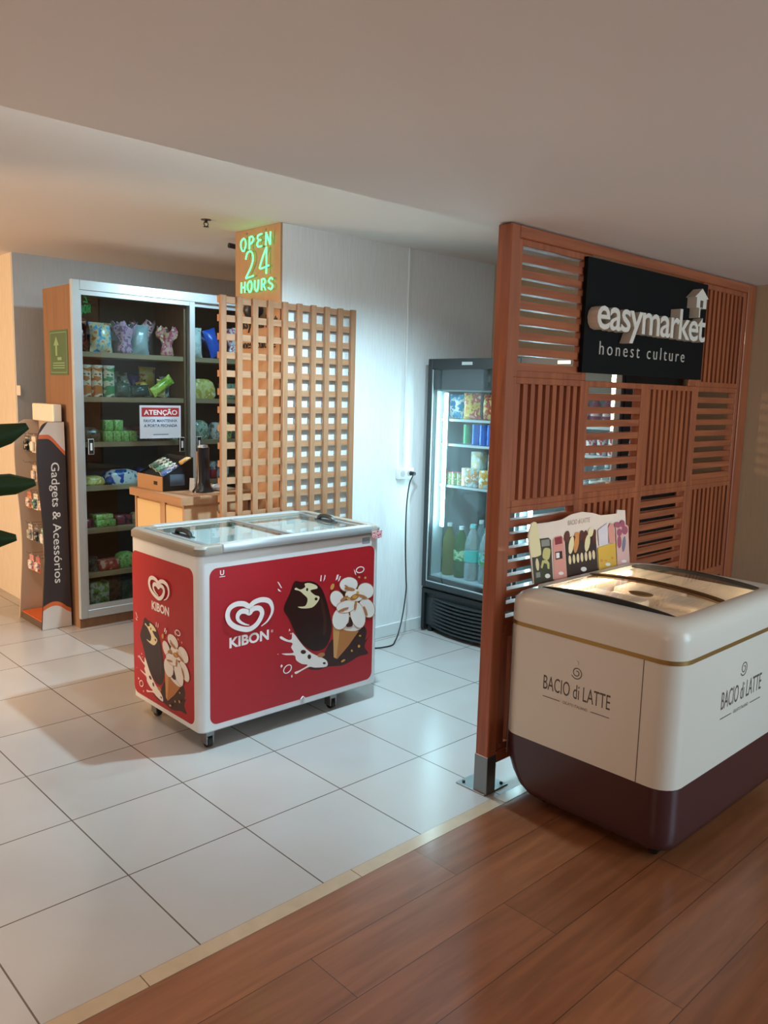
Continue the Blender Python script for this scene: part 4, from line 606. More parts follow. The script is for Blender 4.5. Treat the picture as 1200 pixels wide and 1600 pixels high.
# ------------------------------------------------------------------ tall glass cabinet
M_CAB = wood('cabinet_laminate', '#7d5d45', '#8a684e', 'z', .5, 16); M_SHELF = wood('shelf_laminate', '#9a8062', '#ab9070', 'x', .5, 16)
M_CABIN = mat('cabinet_back', '#50453c', .7); M_CABALU = mat('satin_aluminium', '#b9c2c6', .4, .35)
M_PANE = glass('cabinet_glass', (.80, .88, .89), 1.6, .01, 1.5)
CB = thing('glass_display_cabinet', 'tall wooden cabinet with two aluminium framed sliding glass doors full of snacks', 'cabinet', (1.96, 3.65, 0))
cx0, cx1, cy0, cy1 = 1.076, 2.86, 3.40, 3.90
b = MB(); b.box(cx0, cx0+.025, cy0+.02, cy1, 0, 2.335); b.box(cx1-.025, cx1, cy0+.02, cy1, 0, 2.335); b.box(cx0+.025, cx1-.025, cy0+.02, cy1-.012, 2.31, 2.335); b.box(cx0+.025, cx1-.025, cy0+.02, cy1, 0, .10)
b.box(1.925, 1.955, cy0+.06, cy1-.012, .10, 2.31); b.build('carcass', M_CAB, CB)
MB().box(cx0+.025, cx1-.025, cy1-.012, cy1, .10, 2.31).build('back_panel', M_CABIN, CB)
SZ = [1.905, 1.60, 1.290, .985, .685, .370]
for z in SZ: MB().box(cx0+.025, cx1-.025, 3.47, cy1-.012, z-.035, z, .002).build('shelf', M_SHELF, CB)
b = MB(); b.box(cx0-.003, cx0+.05, cy0-.004, cy0+.03, .07, 2.365, .003); b.box(cx1-.05, cx1, cy0-.004, cy0+.03, .07, 2.365, .003); b.box(cx0+.05, cx1-.05, cy0-.004, cy0+.03, 2.30, 2.365, .003); b.box(cx0+.05, cx1-.05, cy0-.004, cy0+.03, .07, .128, .003); b.build('outer_frame', M_CABALU, CB)
for a, c, dy in ((1.126, 1.985, 0), (1.945, 2.81, .028)):
    d = MB(); d.box(a, a+.012, cy0+.004+dy, cy0+.026+dy, .128, 2.30); d.box(c-.042, c, cy0+.0+dy, cy0+.026+dy, .128, 2.30, .002); d.box(a+.012, c-.042, cy0+.004+dy, cy0+.026+dy, 2.27, 2.30); d.box(a+.012, c-.042, cy0+.004+dy, cy0+.026+dy, .128, .16)
    D = d.build('door', M_CABALU, CB)
    MB().box(a+.012, c-.042, cy0+.013+dy, cy0+.017+dy, .16, 2.27).build('pane', M_PANE, D)
    for hx in ((a+.032, c-.137) if dy == 0 else (a+.062, c-.09)):
        h = MB(); h.box(hx, hx+.04, cy0-.004+dy, cy0+.013+dy, 1.212, 1.318, .003); h.box(hx+.013, hx+.027, cy0-.0055+dy, cy0-.003+dy, 1.24, 1.29, mi=1); h.build('lock_pull', [mat('white_lock', '#d9dbd9', .4), M_BLKP], D)
NT = thing('warning_notice', 'white notice with red header reading ATENÇÃO stuck to the cabinet door', 'notice', (1.70, 3.41, 1.312))
MB().box(1.542, 1.866, 3.4105, 3.4125, 1.312, 1.548).build('sheet', mat('notice_paper', '#d3dbe6', .5), NT)
MB().box(1.557, 1.851, 3.4097, 3.4106, 1.468, 1.532).build('header', mat('notice_red', '#b52f38', .5), NT)
Fn = lambda x, z: fr((x, 3.4095, z), (1, 0, 0), (0, 0, 1)); M_NB = mat('notice_blue_ink', '#4a5c86', .5)
text('lettering', 'ATENÇÃO', Fn(1.572, 1.472), ARTM[1], NT, .264, .052, bold=.03)
text('lettering', 'FAVOR MANTENHA', fr((1.572, 3.4105, 1.428), (1, 0, 0), (0, 0, 1)), M_NB, NT, .264, .021, bold=.02)
text('lettering', 'A PORTA FECHADA', fr((1.572, 3.4105, 1.393), (1, 0, 0), (0, 0, 1)), M_NB, NT, .264, .021, bold=.02)
MB().box(1.645, 1.765, 3.4098, 3.4106, 1.337, 1.342).build('small_print', M_NB, NT)
PO = thing('green_poster', 'square green poster with pale markings on the cabinet side', 'poster', (1.075, 3.64, 1.743))
MB().box(1.0725, 1.0758, 3.488, 3.792, 1.743, 2.045).build('sheet', mat('poster_green', '#4c6648', .5), PO)
Fq = fr((1.0725, 3.792, 1.743), (0, -1, 0), (0, 0, 1)); b = MB(); mk = mat('poster_pale_green', '#7f9c78', .5)
b.poly(Fq, [(.10, .13), (.13, .13), (.13, .20), (.16, .20), (.115, .26), (.07, .20), (.10, .20)], .0006); b.poly(Fq, [(.13, .10), (.20, .10), (.20, .12), (.13, .12)], .0006); b.quads(Fq, rrect(.015, .289, .015, .287, .01), rrect(.019, .285, .019, .283, .008), .0006, 0, True)
for k in range(3): b.poly(Fq, [(.05, .045+.016*k), (.25, .045+.016*k), (.25, .052+.016*k), (.05, .052+.016*k)], .0006)
b.build('markings', mk, PO, recalc=False)
# ------------------------------------------------------------------ snacks
def pouch_me(w, h, d, seed, squash=1.0):
    rnd = random.Random(seed); nu, nv = 10, 14; b = MB(); front = []; back = []
    for j in range(nv+1):
        t = j/nv; e = max(0, 1-abs(2*t-1)**3.2); fl = 1+(.05*abs(2*t-1)**6); rf = []; rb = []
        for i in range(nu+1):
            s = 2*i/nu-1; pf = e*(1-abs(s)**3); wr = rnd.uniform(-1, 1)*.05*d*(1.3-e*.6)
            x = s*w/2*fl*(1-.07*e); z = t*h+(rnd.uniform(-1, 1)*.004 if 0 < j < nv else 0)
            rf.append((x, -d/2*pf-wr*(0 if abs(s) == 1 else 1), z)); rb.append((x, d/2*pf+wr*(0 if abs(s) == 1 else 1), z))
        front.append(rf); back.append(rb)
    b.loft([front[j]+back[j][::-1] for j in range(nv+1)], True, True); return b
def gather_me(w, h, seed):
    rnd = random.Random(seed); b = MB(); n = 20; prof = [(.0, .0), (.30, .0), (.42, .06), (.36, .25), (.30, .42), (.40, .60), (.62, .85), (.66, 1.0), (.5, .92)]; rings = []
    ph = rnd.uniform(0, 6)
    for k, (r, z) in enumerate(prof):
        am = .05+.16*max(0, k-4)/4; rings.append([(w*.75*r*(1+am*math.sin(5*a+ph)+rnd.uniform(-.06, .06))*math.cos(a), w*.5*r*(1+am*math.sin(5*a+ph))*math.sin(a), z*h+(.03*math.sin(5*a+ph*2) if k > 5 else 0)) for a in [2*math.pi*i/n for i in range(n)]])
    return b.loft(rings, True, True)
def item(kind, name, label, cat, m, loc, dims, rot=(0, 0, 0), seed=1, group=None, parts=None):
    w, d, h = dims
    if kind == 'pouch': b = pouch_me(w, h, d, seed)
    elif kind == 'gather': b = gather_me(w, h, seed)
    elif kind == 'box': b = MB().box(-w/2, w/2, -d/2, d/2, 0, h, min(w, d, h)*.05)
    elif kind == 'mound': b = MB(); b.loft([rz(rrect(-w/2*k, w/2*k, -d/2*k, d/2*k, min(w, d)*.3*k), z*h) for k, z in ((.86, 0), (1, .18), (.96, .5), (.8, .82), (.45, .98), (.1, 1))])
    elif kind == 'tube': b = MB().lathe([(w/2, 0), (w/2, h*.93), (w/2*1.04, h*.935), (w/2*1.04, h), (0, h)], n=20)
    t = thing(name, label, cat, loc, group) if parts else None
    if t: t['_w'] = (0, 0, 0)
    o = b.build(name if not parts else 'body', m, t, 40 if kind in ('tube', 'mound') else 60)
    if parts:
        for pn, pb, pm in parts: pb.build(pn, pm, t, 50)
        t.rotation_euler = [R(a) for a in rot]; return t
    rm = Matrix.Rotation(R(rot[2]), 3, 'Z') @ Matrix.Rotation(R(rot[1]), 3, 'Y') @ Matrix.Rotation(R(rot[0]), 3, 'X'); low = min((rm @ v.co).z for v in o.data.vertices)
    o.location = Vector(loc)+Vector((0, 0, -min(0, low))); o.rotation_euler = [R(a) for a in rot]; return tag(o, label, cat, group)
def S(i): return (SZ+[.10])[i]
G = ['snacks on the top shelf of the cabinet', 'snacks on the second shelf of the cabinet', 'packs on the third shelf of the cabinet', 'packs on the fourth shelf of the cabinet', 'packs on the fifth shelf of the cabinet', 'packs on the sixth shelf of the cabinet', 'packs on the bottom of the cabinet']
def shelf(i, rows):
    for k, (kind, name, label, cat, m, x, y, dims, *rot) in enumerate(rows): item(kind, name, label, cat, m, (x, y, S(i)+.0005), dims, rot[0] if rot else (0, 0, 0), seed=i*37+k, group=G[i])
pr_ = printed
shelf(0, [
 ('pouch', 'candy_bag', 'red and dark candy bag at the left end of the top shelf', 'snack bag', pr_('red_brown_print', ['#5a1a1a', '#a83a34', '#2c1c1a', '#c7837a']), 1.21, 3.62, (.13, .09, .235), (-6, 0, 0)),
 ('pouch', 'candy_bag', 'bright blue candy bag with orange spots on the top shelf', 'snack bag', pr_('blue_candy_print', ['#2b7fb8', '#58b3da', '#d7cfa8', '#d67a3a', '#2a6fae']), 1.335, 3.55, (.17, .10, .205), (-4, 0, 4)),
 ('gather', 'gathered_candy_bag', 'flowery green and purple gathered bag in the middle of the top shelf', 'snack bag', pr_('flower_print', ['#4f8a4a', '#8a5a8e', '#c9a2bb', '#30607e', '#d9d58a']), 1.50, 3.53, (.18, .1, .20)),
 ('pouch', 'foil_bag', 'plain silver white bag beside the flowery bag on the top shelf', 'snack bag', mat('silver_white_film', '#b9c9cd', .3, .25, bump=.35, bscale=26), 1.655, 3.62, (.145, .09, .215), (-4, 0, -6)),
 ('gather', 'gathered_candy_bag', 'dark pink gathered bag raised at the back of the top shelf', 'snack bag', pr_('pink_print', ['#8e3a54', '#c9788e', '#e6c3c2', '#6b2b3e']), 1.755, 3.76, (.18, .1, .24)),
 ('gather', 'gathered_candy_bag', 'pink topped yellow gathered bag near the middle upright of the top shelf', 'snack bag', pr_('pink_yellow_print', ['#d9c06a', '#e0a0a0', '#c05470', '#efe3b0']), 1.835, 3.55, (.165, .1, .19)),
 ('pouch', 'foil_bag', 'white bag with a pale brown window right of the white upright on the top shelf', 'snack bag', pr_('white_snack_print', ['#cdd4d2', '#dfe4e2', '#b98a64'], 9), 2.075, 3.56, (.125, .09, .225), (-3, 0, 0)),
 ('pouch', 'blue_snack_bag', 'blue bag leaning left on the top shelf near the lattice', 'snack bag', mat('royal_blue_film', '#2459c2', .28, bump=.3, bscale=26), 2.27, 3.56, (.11, .07, .215), (-6, -18, 0)),
 ('pouch', 'blue_snack_bag', 'dark blue bag behind the leaning blue bag on the top shelf', 'snack bag', mat('navy_film', '#23307a', .3, bump=.3, bscale=26), 2.37, 3.80, (.12, .06, .19), (-4, -14, 0)),
 ('gather', 'gathered_candy_bag', 'pink and white gathered bag seen through the lattice on the top shelf', 'snack bag', pr_('pink_white_print', ['#d68aa0', '#eee6e6', '#c84c6a', '#ffffff'], 24), 2.42, 3.55, (.22, .1, .22)),
 ('pouch', 'candy_bag', 'white and pink bag right of the pink gathered bag behind the lattice', 'snack bag', pr_('pink_white_print', ['#d68aa0']), 2.62, 3.56, (.13, .08, .2), (-4, 0, 0))])
lid = lambda w, h: [('lid', MB().lathe([(w*.54, h), (w*.54, h+.012), (0, h+.014)], n=20), mat('frosted_lid', '#d3d0c8', .4))]
for x, c, lab in ((1.205, '#c0713a', 'orange chip tube at the far left end of the second shelf'), (1.285, '#c9703a', 'orange chip tube second from the left on the second shelf'), (1.372, '#3f8a58', 'green chip tube beside the orange tubes on the second shelf')):
    t = item('tube', 'chip_tube', lab, 'chip tube', pr_('tube_print_'+('green' if 'green' in lab else 'orange'), [c, c, '#d8cdb8', '#8a4a2a' if c != '#3f8a58' else '#2c6a44'], 7, stretch=(1, 1, 2)), (x, 3.53, S(1)+.0005), (.078, .078, .205), parts=lid(.078, .205), group='chip tubes on the second shelf')
fo = mat('silver_green_foil', '#9fb3a6', .25, .5, bump=.5, bscale=30)
shelf(1, [
 ('pouch', 'foil_bag', 'pale silver foil bag next to the green tube on the second shelf', 'snack bag', fo, 1.445, 3.66, (.09, .08, .185), (-8, 10, 0)),
 ('pouch', 'foil_bag', 'silver green foil bag between the pale foil bag and the purple bag', 'snack bag', pr_('silver_green_print', ['#9fb3a6', '#c9d3cb', '#7f9a6a', '#5d6f66'], 14, .25, metal=.3), 1.595, 3.69, (.085, .08, .165), (-8, -14, 0)),
 ('pouch', 'foil_bag', 'dim grey green bag lying low in front of the silver foil bags', 'snack bag', mat('dim_green_film', '#4d5a4c', .3, bump=.4, bscale=30), 1.475, 3.53, (.12, .06, .10), (-12, 4, 0)),
 ('pouch', 'foil_bag', 'dark teal bag lying flat below the purple bag on the second shelf', 'snack bag', mat('dark_teal_film', '#33453f', .25, bump=.4, bscale=30), 1.62, 3.54, (.15, .06, .085), (-14, -4, 0)),
 ('pouch', 'purple_bag', 'small purple bag standing behind the dark teal bag', 'snack bag', mat('purple_film', '#5a4b8e', .3, bump=.3, bscale=26), 1.66, 3.74, (.08, .07, .16), (-6, 6, 0)),
 ('pouch', 'yellow_bag', 'upright yellow chip bag at the back of the second shelf', 'snack bag', pr_('yellow_chip_print', ['#d8b02c', '#e2c14a', '#e8d489', '#cf6f28'], 8), 1.785, 3.76, (.135, .07, .225), (-5, 2, 0)),
 ('pouch', 'yellow_bag', 'small amber bag left of the upright yellow bag', 'snack bag', pr_('amber_print', ['#c0902c', '#d9b554', '#7a4a1e'], 14), 1.725, 3.66, (.09, .07, .115), (-16, -18, 0)),
 ('pouch', 'lime_bag', 'lime green bag tilted across the front of the second shelf', 'snack bag', pr_('lime_print', ['#b4cf3c', '#c9dc62', '#8fb52e', '#ece7a0'], 10), 1.70, 3.52, (.075, .045, .20), (-6, 56, 0)),
 ('pouch', 'yellow_bag', 'pale yellow bag point-down under the tilted lime bag', 'snack bag', pr_('pale_yellow_print', ['#d8cf5a', '#e5dfa0', '#c9a04a'], 12), 1.80, 3.585, (.075, .06, .13), (-8, 8, 0)),
 ('pouch', 'black_bag', 'black bag with white top at the right end of the second shelf', 'snack bag', pr_('black_silver_print', ['#2c3236', '#4a555a', '#c3cacb', '#23282b'], 10), 1.86, 3.64, (.08, .06, .16), (-8, 4, 0)),
 ('mound', 'yellow_snack_sack', 'big pale yellow sack right of the white upright on the second shelf', 'snack bag', pr_('pale_sack_print', ['#d6c268', '#e3d68f', '#c9b252', '#efe9c8'], 9), 2.135, 3.57, (.21, .12, .15)),
 ('box', 'snack_carton', 'grey green carton on the second shelf behind the lattice', 'carton', pr_('grey_green_print', ['#6f7f6c', '#8d9a85', '#4d594c'], 16), 2.42, 3.58, (.2, .12, .12)),
 ('pouch', 'foil_bag', 'brown bag on the second shelf right of the grey green carton', 'snack bag', pr_('brown_print', ['#6d4a34', '#8e6a4c', '#c9b08a'], 12), 2.60, 3.58, (.14, .08, .17), (-5, 0, 0))])
for k, (x, h) in enumerate(((1.42, .16), (1.475, .15))): item('pouch', 'foil_bag', ['white foil bag leaning behind the green tube on the second shelf', 'pale green foil bag at the back of the second shelf'][k], 'snack bag', [mat('white_foil', '#c3cdcc', .25, .4, bump=.5, bscale=30), pr_('silver_green_print', [''])][k], (x+(.01 if k == 0 else .08), 3.81 if k == 0 else 3.835, S(1)+.0005), (.10, .06, h+.03), (-5, 5-10*k, 0), seed=500+k)
item('pouch', 'snack_bag', 'teal bag between the two gathered bags on the top shelf', 'snack bag', pr_('teal_print', ['#2f7f88', '#7fc0c2', '#d9d2a8', '#225a66'], 14), (1.42, 3.78, S(0)+.0005), (.12, .07, .17), (-5, 6, 0), seed=510)
item('pouch', 'snack_bag', 'orange bag at the back of the top shelf behind the blue candy bag', 'snack bag', pr_('orange_red_print', ['#b5562c', '#d98a4a', '#7a2f22'], 14), (1.29, 3.80, S(0)+.0005), (.12, .07, .24), (-4, 0, 0), seed=511)
item('box', 'snack_carton', 'flat white carton lying at the back right of the top shelf', 'carton', mat('white_carton_card', '#b9bdb8', .5), (1.62, 3.82, S(0)+.0005), (.14, .05, .10), seed=512)
gb = pr_('green_box_print', ['#6aa04a', '#86b862', '#a5cf80', '#5a8a3f'], 30)
for k, (x, y, z, w) in enumerate(((1.345, 3.52, 0, .055), (1.405, 3.52, 0, .055), (1.465, 3.52, 0, .055), (1.525, 3.52, 0, .055), (1.36, 3.62, .0, .06), (1.43, 3.62, .0, .06), (1.37, 3.57, .075, .06), (1.445, 3.57, .075, .06))):
    rowl = ['first', 'second', 'third', 'fourth'][k] + ' in the front row' if k < 4 else ['left one behind the front row', 'right one behind the front row', 'left one on top', 'right one on top'][k-4]
    item('box', 'green_snack_box', 'small green box on the third shelf, '+rowl, 'snack box', gb, (x, y, S(2)+.0005+z), (w, .09 if k < 4 else .08, .074), group='small green boxes on the third shelf')
shelf(2, [
 ('mound', 'dark_snack_bag', 'dim dark bag left of the green boxes on the third shelf', 'snack bag', pr_('dim_print', ['#3a352f', '#5a5549', '#2a2622'], 16), 1.23, 3.56, (.15, .14, .10)),
 ('box', 'flat_red_box', 'flat dark red box at the back of the third shelf', 'snack box', pr_('dark_red_print', ['#5d2328', '#7d343a', '#3a191c'], 14), 1.60, 3.70, (.26, .12, .10)),
 ('box', 'navy_snack_box', 'low navy box right of the green boxes on the third shelf', 'snack box', pr_('navy_print', ['#27304a', '#3a4a6a', '#98a2b0'], 16), 1.62, 3.55, (.12, .1, .05)),
 ('mound', 'white_snack_bag', 'pale bag under the notice at the right of the third shelf', 'snack bag', pr_('pale_print', ['#b9b49a', '#d6d2c0', '#a87a4a'], 16), 1.86, 3.56, (.12, .1, .075)),
 ('mound', 'round_bread_bag', 'round green and white bag right of the white upright on the third shelf', 'snack bag', pr_('green_white_print', ['#4c7a56', '#b7c2b5', '#7f927c', '#dde0d6'], 10), 2.105, 3.56, (.14, .12, .145)),
 ('mound', 'round_bread_bag', 'grey white bag between the green and the yellow bag on the third shelf', 'snack bag', pr_('grey_white_print', ['#8f8f8c', '#c8c9c4', '#6c6a66'], 12), 2.222, 3.52, (.095, .1, .13)),
 ('mound', 'round_bread_bag', 'yellow green bag beside the lattice on the third shelf', 'snack bag', pr_('yellow_green_print', ['#b7a63c', '#7c9a4a', '#d6cb8a', '#5c7040'], 12), 2.335, 3.58, (.12, .12, .135)),
 ('mound', 'round_bread_bag', 'grey green bag on the third shelf seen through the lattice', 'snack bag', pr_('grey_green_print', ['#6f7f6c']), 2.48, 3.56, (.14, .12, .11))])
shelf(3, [
 ('mound', 'yellow_flat_bag', 'pale yellow flat bag at the left end of the fourth shelf', 'snack bag', pr_('pale_sack_print', ['#d6c268']), 1.25, 3.56, (.16, .13, .065)),
 ('mound', 'tan_flat_bag', 'tan bag under the pale yellow flat bag on the fourth shelf', 'snack bag', pr_('tan_print', ['#8f7c52', '#a8966a', '#6d5c3c'], 14), 1.28, 3.68, (.2, .12, .05)),
 ('mound', 'blue_white_bag', 'blue bag with a shiny white centre on the fourth shelf', 'snack bag', pr_('blue_white_print', ['#1f6fb0', '#2a4fae', '#dfe6ea', '#3a8ac0', '#e9eef0'], 7), 1.46, 3.56, (.27, .15, .10)),
 ('box', 'blue_snack_box', 'small indigo box right of the blue bag on the fourth shelf', 'snack box', mat('indigo_card', '#3a3d86', .4), 1.63, 3.60, (.05, .1, .10)),
 ('mound', 'green_flat_bag', 'dim green bag hidden behind the tray on the fourth shelf', 'snack bag', pr_('dim_green_print', ['#4c5a40', '#69785a', '#3a4434'], 16), 1.78, 3.6, (.18, .14, .07))])
for k, x in enumerate((2.215, 2.275, 2.335, 2.455)):
    item('tube', 'drink_can', 'silver can on the fourth shelf, %s from the counter tower' % ['first', 'second', 'third', 'fourth'][k], 'can', pr_('silver_can_print', ['#b6bcbf', '#d5d9da', '#8f979b', '#a83a42'], 16), (x, 3.55, S(3)+.0005), (.052, .052, .13), group='silver cans on the fourth shelf', parts=[('lid', MB().lathe([(.024, .13), (.024, .133), (0, .133)], n=16), M_STEEL)])
item('box', 'red_carton', 'small red carton in front of the silver cans on the fourth shelf', 'carton', mat('red_card', '#a8283a', .4), (2.19, 3.50, S(3)+.0005), (.05, .04, .07))
shelf(4, [
 ('box', 'green_packet', 'lower of two stacked lime green packets on the fifth shelf', 'packet', pr_('green_box_print', ['#6aa04a']), 1.32, 3.56, (.14, .12, .05)),
 ('box', 'dark_red_packet', 'dark red packet right of the lime packets on the fifth shelf', 'packet', pr_('dark_red_print', ['#5d2328']), 1.46, 3.58, (.13, .12, .07)),
 ('box', 'dark_red_packet', 'dim red packet at the left end of the fifth shelf', 'packet', pr_('dark_red_print', ['#5d2328']), 1.205, 3.58, (.06, .12, .06)),
 ('mound', 'beige_packet', 'small beige packet behind the counter edge on the fifth shelf', 'packet', pr_('tan_print', ['#8f7c52']), 1.57, 3.56, (.09, .1, .08))])
item('box', 'green_packet', 'upper of two stacked lime green packets on the fifth shelf', 'packet', pr_('lime_packet_print', ['#7fb84a', '#9acc62', '#d9e6b0', '#5f9a3c'], 26), (1.31, 3.57, S(4)+.0515), (.13, .11, .035), (0, 0, 6), group=G[4])
shelf(5, [
 ('tube', 'dark_jar', 'dark jar at the left end of the sixth shelf', 'jar', pr_('dark_jar_print', ['#2c2a2c', '#55524f', '#8a8884'], 16), 1.225, 3.54, (.07, .07, .10)),
 ('box', 'red_packet', 'red packet beside the dark jar on the sixth shelf', 'packet', pr_('red_packet_print', ['#9c3a34', '#b7504a', '#d9b0a6'], 18), 1.335, 3.55, (.14, .12, .075)),
 ('mound', 'green_packet', 'crumpled green bag right of the red packet on the sixth shelf', 'packet', pr_('green_box_print', ['#6aa04a']), 1.48, 3.56, (.15, .12, .11))])
shelf(6, [
 ('box', 'carton', 'white and green carton at the left end of the cabinet bottom', 'carton', pr_('white_green_print', ['#8a8d86', '#b9bab2', '#6d9a4c', '#4a4a48'], 11), 1.26, 3.56, (.14, .12, .19)),
 ('box', 'carton', 'dark brown carton second from the left on the cabinet bottom', 'carton', pr_('dark_brown_print', ['#3a2f2a', '#54463e', '#241c18'], 11), 1.385, 3.58, (.10, .12, .19)),
 ('box', 'carton', 'dark green carton third from the left on the cabinet bottom', 'carton', pr_('dark_green_print', ['#27382c', '#3c5240', '#5c6c58'], 11), 1.49, 3.60, (.10, .12, .17))])
# ------------------------------------------------------------------ counter and what stands on it
M_CTR = wood('counter_laminate', '#a98462', '#b58f6c', 'z', .5, 18); M_CTRT = wood('counter_top_laminate', '#9c7655', '#a98260', 'y', .45, 18); M_DOORC = mat('cream_laminate', '#d3b887', .45)
CT = thing('payment_counter', 'wooden counter with cream doors between the cabinet and the lattice', 'counter', (1.43, 2.47, 0))
b = MB(); b.prism((Vector((0, 0, 0)), Vector((1, 0, 0)), Vector((0, 1, 0)), Vector((0, 0, 1))), [(1.158, 2.155), (1.425, 2.155), (1.425, 2.22), (1.69, 2.22), (1.69, 2.80), (1.158, 2.80)], 1.005, 1.052); b.build('counter_top', M_CTRT, CT)
b = MB(); b.box(1.20, 1.415, 2.175, 2.195, 0, 1.005); b.box(1.20, 1.215, 2.195, 2.785, 0, 1.005); b.box(1.20, 1.66, 2.77, 2.785, 0, 1.005); b.box(1.415, 1.67, 2.24, 2.26, 0, 1.005); b.build('carcass', M_CTR, CT)
for ya, yb in ((2.175, 2.19), (2.40, 2.455), (2.765, 2.785)): MB().box(1.186, 1.20, ya, yb, 0, 1.0).build('side_stile', M_CTR, CT)
MB().box(1.188, 1.20, 2.196, 2.392, .06, .985, .002).build('door', M_DOORC, CT, None, 'cream door nearest the lattice'); MB().box(1.188, 1.20, 2.462, 2.76, .06, .985, .002).build('door', M_DOORC, CT, None, 'cream door nearest the cabinet')
TR = thing('sloped_display_tray', 'black sloped tray with cardboard end on the counter', 'tray', (1.30, 2.62, 1.0525))
z0 = 1.0525; MB().box(1.208, 1.213, 2.47, 2.79, z0, z0+.088).build('cardboard_end', mat('kraft_cardboard', '#a07a52', .8), TR, None, 'brown cardboard end panel')
MB().box(1.2068, 1.2085, 2.53, 2.575, z0+.034, z0+.056).build('hand_slot', M_BLK, TR)
b = MB()
for y in (2.47, 2.785): b.loft([[(1.213, y, z0), (1.42, y, z0), (1.42, y, z0+.20), (1.213, y, z0+.088)], [(1.213, y+.005, z0), (1.42, y+.005, z0), (1.42, y+.005, z0+.20), (1.213, y+.005, z0+.088)]])
b.box(1.415, 1.42, 2.475, 2.785, z0, z0+.20); b.box(1.213, 1.415, 2.475, 2.785, z0, z0+.006)
b.loft([[(1.213, y, z0+.066), (1.415, y, z0+.168), (1.415, y, z0+.174), (1.213, y, z0+.072)] for y in (2.475, 2.785)]); b.build('tray_body', M_BLKP, TR)
MB().box(1.26, 1.36, 2.4685, 2.4705, z0+.03, z0+.10).build('side_window', mat('grey_film', '#4d5a66', .2), TR, None, 'grey clear window in the tray side')
sl = math.atan2(.102, .202)
for k, (y, c, lab, u) in enumerate(((2.51, '#5b78c4', 'blue packet in the front row of the counter tray', .07), (2.51, '#d9a648', 'amber packet at the raised end of the counter tray', .19), (2.56, '#3f5f52', 'dark green packet second from the front in the counter tray', .09), (2.625, '#56806e', 'green and white packet in the middle of the counter tray', .10), (2.69, '#2f4a44', 'deep green packet behind the middle of the counter tray', .12), (2.75, '#4a6a5c', 'grey green packet at the back of the counter tray', .13))):
    o = MB().box(-.055 if k != 1 else -.03, .055 if k != 1 else .035, -.026, .026, 0, .022, .003).build('snack_packet', pr_('packet_print_%d' % k, [c, c, '#cfd6cf', c], 16))
    o.location = (1.213+u*math.cos(sl)+.008, y, z0+.080+u*math.sin(sl)); o.rotation_euler = (0, -sl, 0); tag(o, lab, 'packet', 'packets in the counter tray')
TW = thing('black_tower', 'black tower with flared foot standing on the counter', 'tower', (1.412, 2.34, 1.0525))
MB().lathe([(.0, 0), (.068, 0), (.068, .008), (.05, .03), (.042, .07), (.040, .26), (.042, .268), (.0, .27)], (1.412, 2.34, 1.0525), 24, sx=1, sy=.8).build('body', mat('black_gloss', '#15181b', .3), TW, 40)
MB().lathe([(0, .27), (.034, .27), (.03, .285), (0, .288)], (1.412, 2.34, 1.0525), 20, sy=.8).build('cap', mat('silver_cap', '#a8b4b8', .3, .6), TW, 40)
MB().box(1.371, 1.3755, 2.337, 2.349, 1.13, 1.30).build('lit_edge', mat('warm_edge_light', '#c08a5a', .4, .5), TW)  # orange strip paints the warm light along the tower's left edge
o = MB().loft([[(1.362, 2.42, 1.0525), (1.385, 2.40, 1.0525), (1.392, 2.405, 1.13), (1.369, 2.425, 1.13)], [(1.365, 2.424, 1.0525), (1.388, 2.404, 1.0525), (1.395, 2.409, 1.13), (1.372, 2.429, 1.13)]]).build('white_card', mat('white_card', '#d3d5d6', .6)); tag(solo(o), 'small white card standing between the tray and the black tower', 'card')
CW = thing('paper_scrap', 'crumpled white paper on the counter between tower and lattice', 'paper', (1.515, 2.36, 1.0525)); b = MB(); rnd = random.Random(5)
b.lathe([(.012, 0), (.03, .008), (.034, .022), (.02, .036), (0, .04)], (1.515, 2.36, 1.0525), 9); 
for v in b.bm.verts:
    if v.co.z > 1.054: v.co += Vector((rnd.uniform(-.007, .007), rnd.uniform(-.007, .007), rnd.uniform(-.005, .005)))
b.build('paper', MATS['white_card'], CW)
# ------------------------------------------------------------------ accessories stand
M_STAND = mat('stand_dark_print', '#2f2728', .45); M_SW = mat('stand_white', '#c9bdb3', .45); M_SO = mat('stand_orange', '#c8602f', .45); M_PANEL = mat('stand_panel', '#b7a695', .5)
DS = thing('accessories_stand', 'dark floor stand lettered Gadgets & Acessórios beside the glass cabinet', 'display stand', (.96, 3.74, 0))
def side_outline():
    L = [(.855, .0), (.87, .2), (.89, .5), (.885, .75), (.868, 1.0), (.862, 1.2), (.872, 1.32), (.90, 1.40), (.94, 1.428)]
    return [(v.x, v.y) for v in catmull([p+(0,) for p in L], False, 4)]+[(1.05, 1.43), (1.062, .0)]
OUT = side_outline(); Fd = fr((0, 3.53, 0), (1, 0, 0), (0, 0, 1))
sp = MB().prism(Fd, OUT, -.014, 0).build('side_panel', M_STAND, DS, None, 'dark side panel with white ends and orange bands')
def clip(fn_lo, fn_hi):
    zs = [i/60*1.43 for i in range(61)]; A = []; B = []
    for i in range(25):
        x = .84+.225*i/24; lo, hi = fn_lo(x), fn_hi(x); A.append((x, lo)); B.append((x, hi))
    return A, B
def xin(z):
    P = [p for p in OUT[:-2]]
    for a, c in zip(P, P[1:]):
        if min(a[1], c[1]) <= z <= max(a[1], c[1]) and a[1] != c[1]: return a[0]+(c[0]-a[0])*(z-a[1])/(c[1]-a[1])
    return .855
